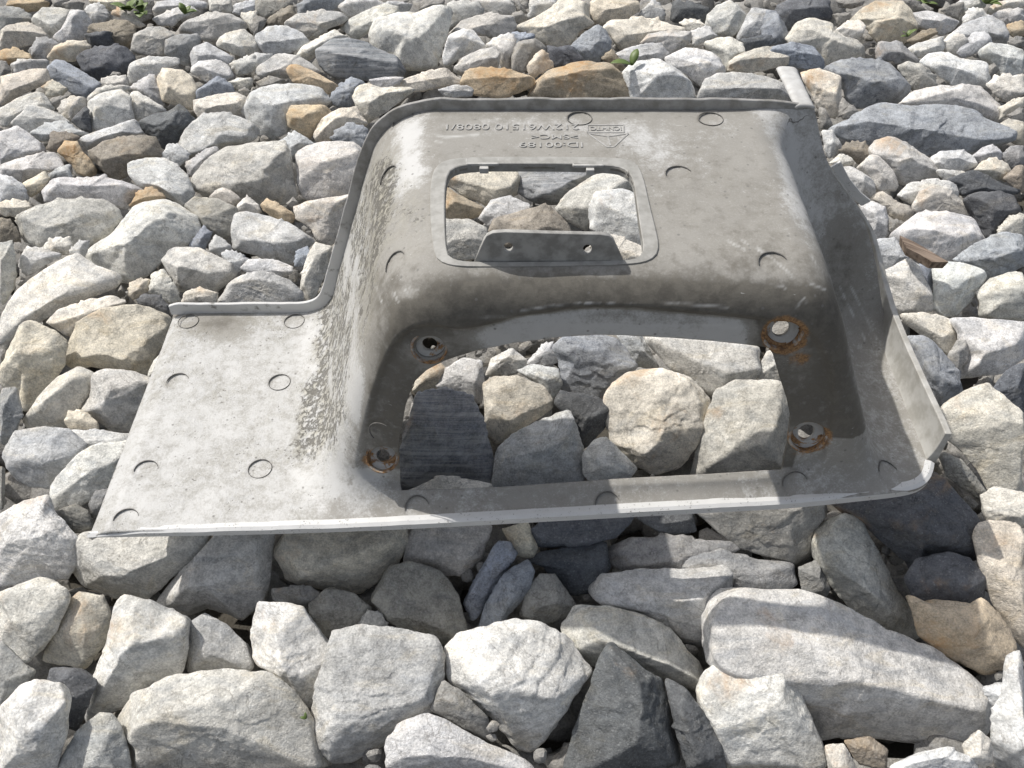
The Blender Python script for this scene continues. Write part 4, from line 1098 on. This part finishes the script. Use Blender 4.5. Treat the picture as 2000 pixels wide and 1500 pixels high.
def bar2(pa, pb, wpx):
    """low raised bar on the plateau between two picture points"""
    a = on_z(np.array([pa[0]]), np.array([pa[1]]), ZT)[0]; b = on_z(np.array([pb[0]]), np.array([pb[1]]), ZT)[0]
    d = (b - a); L = np.linalg.norm(d); d = d / L; s = np.array([-d[1], d[0], 0]) * wpx / 2
    v = np.array([a - s, a + s, b + s, b - s]); v[:, 2] = surf_z(v[:, 0].copy(), v[:, 1].copy())
    return np.vstack([v - [0, 0, 0.001], v + [0, 0, 0.0007]])
bars = [((1146, 246), (1219, 246)), ((1146, 260), (1219, 260)), ((1147, 246), (1147, 260)), ((1218, 246), (1218, 260)),
        ((1148, 262), (1185, 288)), ((1227, 262), (1199, 288)), ((1185, 288.5), (1199, 288.5)), ((1148, 262), (1187, 268)), ((1227, 262), (1188, 268)), ((1187, 268), (1192, 286))]
co, f = [], []
for k_, (a, b) in enumerate(bars):
    v = bar2(a, b, 0.0017); o8 = 8 * k_
    f += [tuple(i + o8 for i in q_) for q_ in ((3, 2, 1, 0), (4, 5, 6, 7), (0, 1, 5, 4), (1, 2, 6, 5), (2, 3, 7, 6), (3, 0, 4, 7))]; co.append(v)
part('emblem_outline', np.vstack(co), f, M_LET, smooth=False, parent=logo)
# ================================================================== THE STONES
_ico = {}
def ico(level):
    if level not in _ico:
        bm = bmesh.new(); bmesh.ops.create_icosphere(bm, subdivisions=level, radius=1.0)
        v = np.array([x.co[:] for x in bm.verts]); f = np.array([[x.index for x in p.verts] for p in bm.faces])
        bm.free(); _ico[level] = (v / np.linalg.norm(v, axis=1)[:, None], f)
    return _ico[level]
def hull2(p):
    p = p[np.lexsort((p[:, 1], p[:, 0]))]
    def half(pts):
        h = []
        for q in pts:
            while len(h) >= 2 and np.cross(h[-1] - h[-2], q - h[-2]) <= 0: h.pop()
            h.append(q)
        return h
    a, b = half(list(p)), half(list(p[::-1]))
    return np.array(a[:-1] + b[:-1])
UPC = np.array([0.0, CT, ST])          # world up, in (right, image-up, towards-camera)
FRONTC = np.array([0.0, -ST, CT])      # world -y, same frame
def unit(v): return v / np.linalg.norm(v)
def fit_outline(P, poly):
    """ease the body sideways so that its outline follows the stone's own outline, dents included"""
    K = 120; th = np.arctan2(P[:, 1], P[:, 0]); b = ((th + np.pi) / (2 * np.pi) * K).astype(int) % K
    sil = np.zeros(K); np.maximum.at(sil, b, np.hypot(P[:, 0], P[:, 1]))
    cen = (np.arange(K) + 0.5) / K * 2 * np.pi - np.pi
    u_ = np.stack([np.cos(cen), np.sin(cen)], 1); rp = np.full(K, 0.0)
    a = poly; e = np.roll(poly, -1, 0) - poly
    for i in range(len(poly)):
        den = u_[:, 0] * e[i, 1] - u_[:, 1] * e[i, 0]; den = np.where(np.abs(den) < 1e-12, 1e-12, den)
        s_ = (a[i, 0] * e[i, 1] - a[i, 1] * e[i, 0]) / den
        q_ = (a[i, 0] * u_[:, 1] - a[i, 1] * u_[:, 0]) / den
        ok = (s_ > 0) & (q_ >= 0) & (q_ <= 1); rp = np.where(ok, np.maximum(rp, s_), rp)
    ratio = np.where((rp > 0) & (sil > 0), rp / np.maximum(sil, 1e-6), 1.0)
    ratio = np.clip(ratio, 0.80, 1.6)
    ratio = (np.roll(ratio, 1) + 2 * ratio + np.roll(ratio, -1)) / 4
    k_ = np.interp(th, np.r_[cen[0] - 2 * np.pi / K, cen, cen[-1] + 2 * np.pi / K], np.r_[ratio[-1], ratio, ratio[0]])
    P = P.copy(); P[:, :2] *= k_[:, None]; return P
def rock_shape(poly2, level, r_, sharp=20.0, rough=1.0, flat=None, layered=0.006):
    """poly2: silhouette (right, up) in metres about its centre -> vertices in the (right, up, toward) frame"""
    full = hull2(poly2); h = full; keepn = int(r_.integers(5, 8))
    while len(h) > keepn:                                   # few, broad broken faces
        a_, c_ = np.roll(h, 1, 0) - h, np.roll(h, -1, 0) - h
        h = np.delete(h, np.argmin(np.abs(a_[:, 0] * c_[:, 1] - a_[:, 1] * c_[:, 0])), 0)
    n = len(h); N, D = [], []
    ext = np.array([np.ptp(h[:, 0]), np.ptp(h[:, 1])]) / 2
    size = math.sqrt(ext[0] * ext[1])
    for i in range(n):
        a, b = h[i], h[(i + 1) % n]; e = b - a; L = np.hypot(*e)
        if L < 1e-6: continue
        m = np.array([e[1], -e[0]]) / L                         # outward for ccw hull
        d2 = float(m @ a)
        if d2 <= 1e-5: continue
        # slant towards the viewer and away, about the edge
        A = R(38 + 14 * abs(m[1]) + r_.uniform(-14, 20))
        for sgn, ang in ((1, A if r_.random() < 0.8 else R(r_.uniform(8, 22))), (-1, R(r_.uniform(15, 50)))):
            N.append([m[0] * math.cos(ang), m[1] * math.cos(ang), sgn * math.sin(ang)]); D.append(d2 * math.cos(ang))
    ring = np.c_[full, np.zeros(len(full))]
    def cap(nv, fac):
        nv = unit(nv); N.append(nv); D.append(max((ring @ nv).max() * fac, 0.18 * size))
    tl = flat if flat is not None else r_.uniform(-0.30, 0.30)
    cap(UPC + np.array([tl, 0, 0]) + r_.normal(0, 0.10, 3), r_.uniform(0.86, 1.0))
    cap(FRONTC + r_.normal(0, 0.22, 3), r_.uniform(0.72, 1.0))
    cap(np.array([0, 0, 1.0]) + r_.normal(0, 0.25, 3), 1); D[-1] = size * r_.uniform(0.62, 0.92)
    cap(np.array([0, 0, -1.0]) + r_.normal(0, 0.2, 3), 1); D[-1] = size * 0.75
    N, D = np.array(N), np.array(D)
    # a few chipped corners
    for _ in range(r_.integers(6, 11)):
        nv = unit(r_.normal(0, 1, 3) + np.array([0, 0.2, 0.8]))
        # support of the body along nv, sampled
        dirs = ico(3)[0]; rr = 1 / np.maximum((np.maximum(dirs @ N.T, 1e-9) / D).max(1), 1e-9)
        sup = ((dirs * rr[:, None]) @ nv).max()
        N = np.vstack([N, nv]); D = np.r_[D, max(sup * r_.uniform(0.80, 0.96), 0.15 * size)]
    dirs, faces = ico(level)
    dirs = dirs * np.array([ext[0], ext[1], size * 0.85]); dirs = dirs / np.linalg.norm(dirs, axis=1)[:, None]
    q = np.maximum(dirs @ N.T, 0) / D
    mx = q.max(1)
    rad = 1 / (mx * ((q / mx[:, None]) ** sharp).sum(1) ** (1 / sharp))
    rad = rad * 1.02
    P = dirs * rad[:, None]
    P = fit_outline(P, poly2)
    seed = int(r_.integers(0, 9999)); o = r_.uniform(0, 50, 3)
    big = fbm(P / size * 1.6 + o, 2, seed)
    mid = fbm(P / size * 4.5 + o, 3, seed + 3)
    amp = size * rough
    d = 0.006 * big + 0.008 * mid
    bed = unit(np.array([r_.normal(0, 0.5), 0.75, 0.65]) + r_.normal(0, 0.25, 3))     # fractures step along the bedding
    s_ = (P @ bed) / (size * r_.uniform(0.16, 0.34)) + 0.35 * mid + 0.4 * big
    fr = s_ - np.floor(s_); d = d + layered * (sstep(0.0, 0.16, fr) - fr)
    if level >= 5:
        fn = fbm(P * 130 + o, 3, seed + 7)
        ridge = 1 - np.abs(fbm(P / size * 3.0 + o + 9, 3, seed + 11))
        d = d + 0.008 * np.clip(ridge, 0, 1) ** 4
        P = P + dirs * (0.0006 * fn)[:, None]
    P = P + dirs * (amp * d)[:, None]
    return P, faces, size

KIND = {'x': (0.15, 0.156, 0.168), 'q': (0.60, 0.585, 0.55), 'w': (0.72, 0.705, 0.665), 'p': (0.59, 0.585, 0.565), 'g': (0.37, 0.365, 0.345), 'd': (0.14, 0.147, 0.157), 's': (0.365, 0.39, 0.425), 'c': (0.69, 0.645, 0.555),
        'o': (0.56, 0.465, 0.34), 'k': (0.33, 0.29, 0.235), 'b': (0.25, 0.258, 0.268), 'm': (0.25, 0.245, 0.23)}
WORD = {'x': 'dark rusty', 'q': 'orange-stained', 'w': 'white', 'p': 'pale grey', 'g': 'grey', 'd': 'dark slate', 's': 'blue-grey', 'c': 'cream', 'o': 'orange-stained', 'k': 'brown', 'b': 'dark banded', 'm': 'muddy grey'}
STAIN = {'x': 0.85, 'q': 0.66, 'w': 0.30, 'p': 0.24, 'g': 0.30, 'd': 0.18, 's': 0.08, 'c': 0.52, 'o': 0.66, 'k': 0.40, 'b': 0.30, 'm': 0.0}
DARK = {'x': 0.25, 'q': 0.10, 'w': 0.06, 'p': 0.28, 'g': 0.35, 'd': 0.3, 's': 0.95, 'c': 0.05, 'o': 0.12, 'k': 0.3, 'b': 0.0, 'm': 0.3}

rows = []
for ln in ROCKS.strip().splitlines():
    a = ln.split('|')
    rows.append(dict(k=a[0], p=P2(a[1]), label=a[2] if len(a) > 2 else None, D=len(a) > 3, lm=a[4] if len(a) > 4 else None))
def area(p):
    x, y = p[:, 0], p[:, 1]; return abs(np.dot(x, np.roll(y, -1)) - np.dot(y, np.roll(x, -1))) / 2
for r in rows:
    r['a'] = area(r['p']); r['c'] = (r['p'].max(0) + r['p'].min(0)) / 2; r['w'] = np.ptp(r['p'], axis=0)
order = sorted(range(len(rows)), key=lambda i: -rows[i]['a'])
single = set(order[:300])

# ---------- labels: colour, size, shape, then its neighbour or place; each text once only
def shape_word(r):
    w_, h_ = r['w']; hull = hull2(r['p']); fill = r['a'] / (w_ * h_)
    if w_ > 1.9 * h_: return 'flat slab'
    if h_ > 1.35 * w_: return 'upright stone'
    if fill < 0.58: return 'wedge'
    if len(hull) >= 8: return 'rounded rock'
    return 'blocky rock'
def size_word(r):
    s = math.sqrt(r['a']) / (0.35 + 1.0 * (r['c'][1] / 1500.0)) 
    return 'tiny' if s < 34 else 'small' if s < 58 else '' if s < 115 else 'large'
LMS = [(r['lm'], r['c'], r) for r in rows if r['lm']]
used_labels = set(r['label'] for r in rows if r['label'])
def rel(r, c):
    dx, dy = r['c'] - c
    dy *= 1.5
    if abs(dx) > 2.0 * abs(dy): return 'right of' if dx > 0 else 'left of'
    if abs(dy) > 2.0 * abs(dx): return 'in front of' if dy > 0 else 'behind'
    return ('in front and ' if dy > 0 else 'behind and ') + ('right of' if dx > 0 else 'left of')
def autolabel(r):
    base = ' '.join(x for x in (size_word(r), WORD[r['k']], shape_word(r)) if x)
    cand = sorted(LMS, key=lambda l: np.hypot(*((r['c'] - l[1]) * [1, 1.4])))
    cand = [c for c in cand if c[2] is not r][:5]
    for i, (nm, c, _) in enumerate(cand[:3]):
        d = np.hypot(*((r['c'] - c) * [1, 1.4])); reach = 'just ' if d < 130 else ''
        t = f'{base} {reach}{rel(r, c)} {nm}'
        if t not in used_labels and len(t.split()) <= 16: return t
    for i in range(len(cand)):
        for j in range(i + 1, len(cand)):
            t = f'{base} between {cand[i][0]} and {cand[j][0]}'
            if t not in used_labels and len(t.split()) <= 16: return t
    for i, (nm, c, _) in enumerate(cand):
        for far in ('a little farther ', 'well ', 'two stones '):
            t = f'{base} {far}{rel(r, c)} {nm}'
            if t not in used_labels and len(t.split()) <= 16: return t
    return f'{base} near {cand[0][0]}'

def zplane(c):
    x, y = c
    z = -0.085
    if y > 1000: z = -0.085 - 0.040 * min(1, (y - 1000) / 120.0) * (1 if 130 < x < 1720 else 0.4)
    if 640 < y < 985 and 760 < x < 1570: z = -0.105
    if 300 < y < 520 and 850 < x < 1280: z = -0.075
    return z
Bm = np.stack([RIGHT, UPV, -FWD])           # rows: frame axes in world
panel_under_pts = None
def under_panel(Pw):
    """how far the stone pokes through the underside of the panel skin"""
    m = (Pw[:, 0] > XL) & (Pw[:, 0] < XR + 0.01) & (Pw[:, 1] > 0.53) & (Pw[:, 1] < YB)
    if not m.any(): return 0.0
    q = Pw[m]; s = surf_z(q[:, 0].copy(), q[:, 1].copy()); over = q[:, 2] - (s - 0.012)
    # inside the openings the skin is missing: only the solid floor strips count there
    return float(np.max(over))

rest_v, rest_f, rest_n = [], [], 0
GRP = 'broken stones of the rock bed'
r_ = np.random.default_rng(21)
nrm_count = 0
for i in sorted(range(len(rows)), key=lambda i: -rows[i]['c'][1]):
    r = rows[i]; p = r['p']
    rad_px = math.sqrt(r['a'])
    level = 6 if rad_px > 132 else 5 if rad_px > 50 else 4
    z = zplane(r['c'])
    rr = np.random.default_rng(1000 + i)
    for attempt in range(6):
        C = on_z(np.array([r['c'][0]]), np.array([r['c'][1]]), z)[0]
        depth = (C - CAM) @ FWD
        q = np.stack([(p[:, 0] - r['c'][0]), -(p[:, 1] - r['c'][1])], 1) * depth / FPX * 1.035
        rr = np.random.default_rng(1000 + i)
        P, F, size = rock_shape(q, level, rr, sharp=rr.uniform(50, 110) if r['k'] not in 'm' else 9, rough=1.0 if r['k'] != 'm' else 2.2,
                                layered=(0.045 if r['k'] in 'bdsk' else 0.030 if r['k'] in 'go' else 0.016) * rr.uniform(0.4, 1.3))
        Pw = C + P @ Bm
        over = under_panel(Pw)
        if over <= 0: break
        z -= over * 0.9 + 0.004
    r['C'] = C; r['size'] = size
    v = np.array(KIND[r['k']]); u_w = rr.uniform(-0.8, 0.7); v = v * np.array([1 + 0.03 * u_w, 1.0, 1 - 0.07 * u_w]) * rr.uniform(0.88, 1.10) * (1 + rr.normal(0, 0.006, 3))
    if i in single:
        if not r['label']:
            r['label'] = autolabel(r); used_labels.add(r['label'])
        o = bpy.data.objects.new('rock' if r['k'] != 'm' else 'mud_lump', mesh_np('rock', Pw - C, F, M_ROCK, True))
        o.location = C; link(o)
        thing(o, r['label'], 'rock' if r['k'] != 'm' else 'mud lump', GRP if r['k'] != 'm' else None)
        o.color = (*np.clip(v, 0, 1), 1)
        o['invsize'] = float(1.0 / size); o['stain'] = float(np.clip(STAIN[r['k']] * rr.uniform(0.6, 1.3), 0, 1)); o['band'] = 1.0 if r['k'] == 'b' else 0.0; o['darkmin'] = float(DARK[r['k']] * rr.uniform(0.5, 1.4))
    else:
        rest_v.append(Pw); rest_f.append(F + rest_n); rest_n += len(Pw)

# ---------- small stones filling the gaps below, one heap of rubble that nobody could count
def filler(cx_, cy_, cz, rad, level):
    global rest_n
    an = np.sort(r_.uniform(0, 2 * np.pi, 8)); el = r_.uniform(0.7, 1.5)
    poly = np.stack([np.cos(an) * rad * math.sqrt(el), np.sin(an) * rad / math.sqrt(el)], 1) * r_.uniform(0.8, 1.1, (8, 1))
    poly -= poly.mean(0)
    P, F, _ = rock_shape(poly, level, r_, sharp=r_.uniform(25, 50))
    fill_v.append(P @ Bm + np.array([cx_, cy_, cz])); fill_f.append(F + rest_n); rest_n += len(P)
fill_v, fill_f, SPOT = [], [], []
def in_gap(P3):
    g = np.stack(project(P3), 1); ok = np.ones(len(g), bool)
    for q_ in rows:
        c_ = q_['p'].mean(0); pe = c_ + (q_['p'] - c_) * 1.06
        m = np.all((g > pe.min(0)) & (g < pe.max(0)), 1) & ok
        if m.any():
            ix = np.nonzero(m)[0]; ok[ix[poly_sd(g[ix], pe)[0] > 0]] = False
    return ok
for gyy in np.arange(0.10, 2.75, 0.062):
    for gxx in np.arange(-1.75, 1.76, 0.066):
        x_, y_ = gxx + r_.uniform(-0.02, 0.02), gyy + r_.uniform(-0.02, 0.02)
        vis = abs(x_) < 0.62 * (y_ * CT + 0.9 * ST) + 0.08
        if not vis and r_.random() < 0.25: continue
        out = (not vis) or y_ < 0.26 or y_ > 2.05
        zz_ = -0.190 + r_.uniform(-0.02, 0.012) + (0.045 if out else 0.0)
        SPOT.append((x_, y_, zz_, vis))
SP = np.array([s_[:3] for s_ in SPOT]); gap = in_gap(SP)
for s_, g_ in zip(SPOT, gap): filler(s_[0], s_[1], s_[2], r_.uniform(0.032, 0.056), 4 if g_ and s_[3] else 3)
GRIT = []
for _ in range(9000):
    yg = r_.uniform(0.15, 2.3); xg = r_.uniform(-1, 1) * (0.62 * (yg * CT + 0.9 * ST) + 0.05)
    GRIT.append((xg, yg, r_.uniform(-0.165, -0.110)))
GRIT = np.array(GRIT); clear = in_gap(GRIT)             # grit lies only where no large stone does
for g_ in GRIT[clear][:2200]: filler(g_[0], g_[1], g_[2], r_.uniform(0.005, 0.013), 2)
rub = bpy.data.objects.new('rubble', mesh_np('rubble', np.vstack(rest_v + fill_v), np.vstack(rest_f + fill_f), M_ROCK, True))
smo = np.ones(len(rub.data.polygons), bool); smo[-80 * len(GRIT[clear][:2200]):] = False     # chips stay sharp
rub.data.polygons.foreach_set('use_smooth', smo)
link(rub); rub['kind'] = 'stuff'; rub['label'] = 'small grey stones filling the gaps between the larger rocks'
rub.color = (0.30, 0.29, 0.27, 1); rub['invsize'] = 0.0; rub['stain'] = 0.22; rub['band'] = 0.0; rub['darkmin'] = 0.5

# ---------- the earth below, in a dark colour
kg = NT('dark_earth'); tcg = kg.new('ShaderNodeTexCoord')
ng = kg.noise(tcg.outputs['Object'], 30, 8, 0.7); kg.set(kg.b.inputs['Base Color'], kg.mix(ng, (0.05, 0.045, 0.035, 1), (0.16, 0.145, 0.12, 1)))
kg.b.inputs['Roughness'].default_value = 0.95; kg.set(kg.b.inputs['Normal'], kg.bump(ng, 0.8, 0.02))
G = 60.0
gr = link(bpy.data.objects.new('ground', mesh_np('ground', np.array([[-G, -G, -0.25], [G, -G, -0.25], [G, G, -0.25], [-G, G, -0.25]]), [(0, 1, 2, 3)], kg.m, False)))
gr['kind'] = 'structure'; gr['label'] = 'dark earth under the rock bed'

# ---------- weeds and a wood splinter
k = NT('weed_leaf'); tcw = k.new('ShaderNodeTexCoord'); nw = k.noise(tcw.outputs['Object'], 90, 3)
k.set(k.b.inputs['Base Color'], k.mix(nw, (0.07, 0.115, 0.03, 1), (0.15, 0.20, 0.055, 1))); k.b.inputs['Roughness'].default_value = 0.5
M_LEAF = k.m
def weed(px, py, z, nleaf, L, label):
    c = on_z(np.array([px]), np.array([py]), z)[0]
    root = bpy.data.objects.new('weed', None); root.location = c; link(root); thing(root, label, 'weed')
    rl = np.random.default_rng(int(px * 7 + py))
    for j in range(nleaf):
        az = rl.uniform(0, 2 * np.pi); ln = L * rl.uniform(0.7, 1.2); wd_ = ln * rl.uniform(0.22, 0.34); el = rl.uniform(0.4, 1.3)
        co = []; 
        for t in np.linspace(0, 1, 7):
            hw = wd_ * math.sin(math.pi * min(1, t * 0.92 + 0.06)) ** 0.8
            e_ = el - 0.9 * t
            out_ = ln * (t * math.cos(el - 0.4 * t)); up_ = ln * t * math.sin(el - 0.4 * t)
            for s_ in (-1, 0, 1):
                co.append([out_ * math.cos(az) - s_ * hw * math.sin(az), out_ * math.sin(az) + s_ * hw * math.cos(az), up_ + abs(s_) * hw * 0.25])
        f = [(a * 3 + b, a * 3 + b + 1, a * 3 + b + 4, a * 3 + b + 3) for a in range(6) for b in range(2)]
        o = bpy.data.objects.new('leaf', mesh_np('leaf', np.array(co), f, M_LEAF)); link(o, root)
        md = o.modifiers.new('t', 'SOLIDIFY'); md.thickness = 0.0006
weed(253, 22, -0.075, 7, 0.036, 'small green weed growing between the rocks at the far left back')
weed(277, 26, -0.075, 6, 0.030, 'tiny green weed just right of the larger weed at the back')
weed(362, 28, -0.075, 5, 0.026, 'sparse green weed between pale rocks at the back left')
weed(1234, 128, -0.055, 2, 0.040, 'single green leaf sprig behind the panel rim')
weed(1926, 8, -0.07, 5, 0.034, 'green weed at the back edge on the far right')
weed(1808, 8, -0.07, 5, 0.030, 'green weed behind the large beige rock')
weed(1772, 72, -0.06, 4, 0.020, 'tiny weed at the foot of the large beige rock')
weed(598, 1404, -0.10, 2, 0.006, 'tiny green sprout between two big rocks at the bottom')
sp = P2('1755,466 1778,476 1800,488 1830,506 1850,518 1818,518 1792,502 1768,490')
c = on_z(np.array([1800.0]), np.array([495.0]), -0.030)[0]
s3 = on_z(sp[:, 0], sp[:, 1], -0.030) - c
nS = len(s3); co = np.vstack([s3 + [0, 0, 0.006], s3 * 0.9 - [0, 0, 0.008]])
f = [tuple(range(nS)), tuple(range(2 * nS - 1, nS - 1, -1))] + [(i, i + nS, (i + 1) % nS + nS, (i + 1) % nS) for i in range(nS)]
kw = NT('old_wood'); tw_ = kw.new('ShaderNodeTexCoord'); mpw = kw.new('ShaderNodeMapping'); kw.t.links.new(tw_.outputs['Object'], mpw.inputs[0])
mpw.vector_type = 'TEXTURE'; mpw.inputs['Rotation'].default_value = (0, 0, -0.68); mpw.inputs['Scale'].default_value = (1 / 18, 1 / 320, 1 / 60)
nw_ = kw.noise(mpw.outputs[0], 1.0, 4, 0.6); kw.set(kw.b.inputs['Base Color'], kw.mix(kw.step(nw_, 0.35, 0.65), (0.10, 0.07, 0.05, 1), (0.27, 0.21, 0.165, 1)))
kw.b.inputs['Roughness'].default_value = 0.85; kw.set(kw.b.inputs['Normal'], kw.bump(nw_, 0.8, 0.004))
o = link(bpy.data.objects.new('wood_splinter', mesh_np('wood_splinter', co, f, kw.m, False))); o.location = c
thing(o, 'brown weathered wood splinter wedged between pale rocks right of the panel', 'wood splinter')
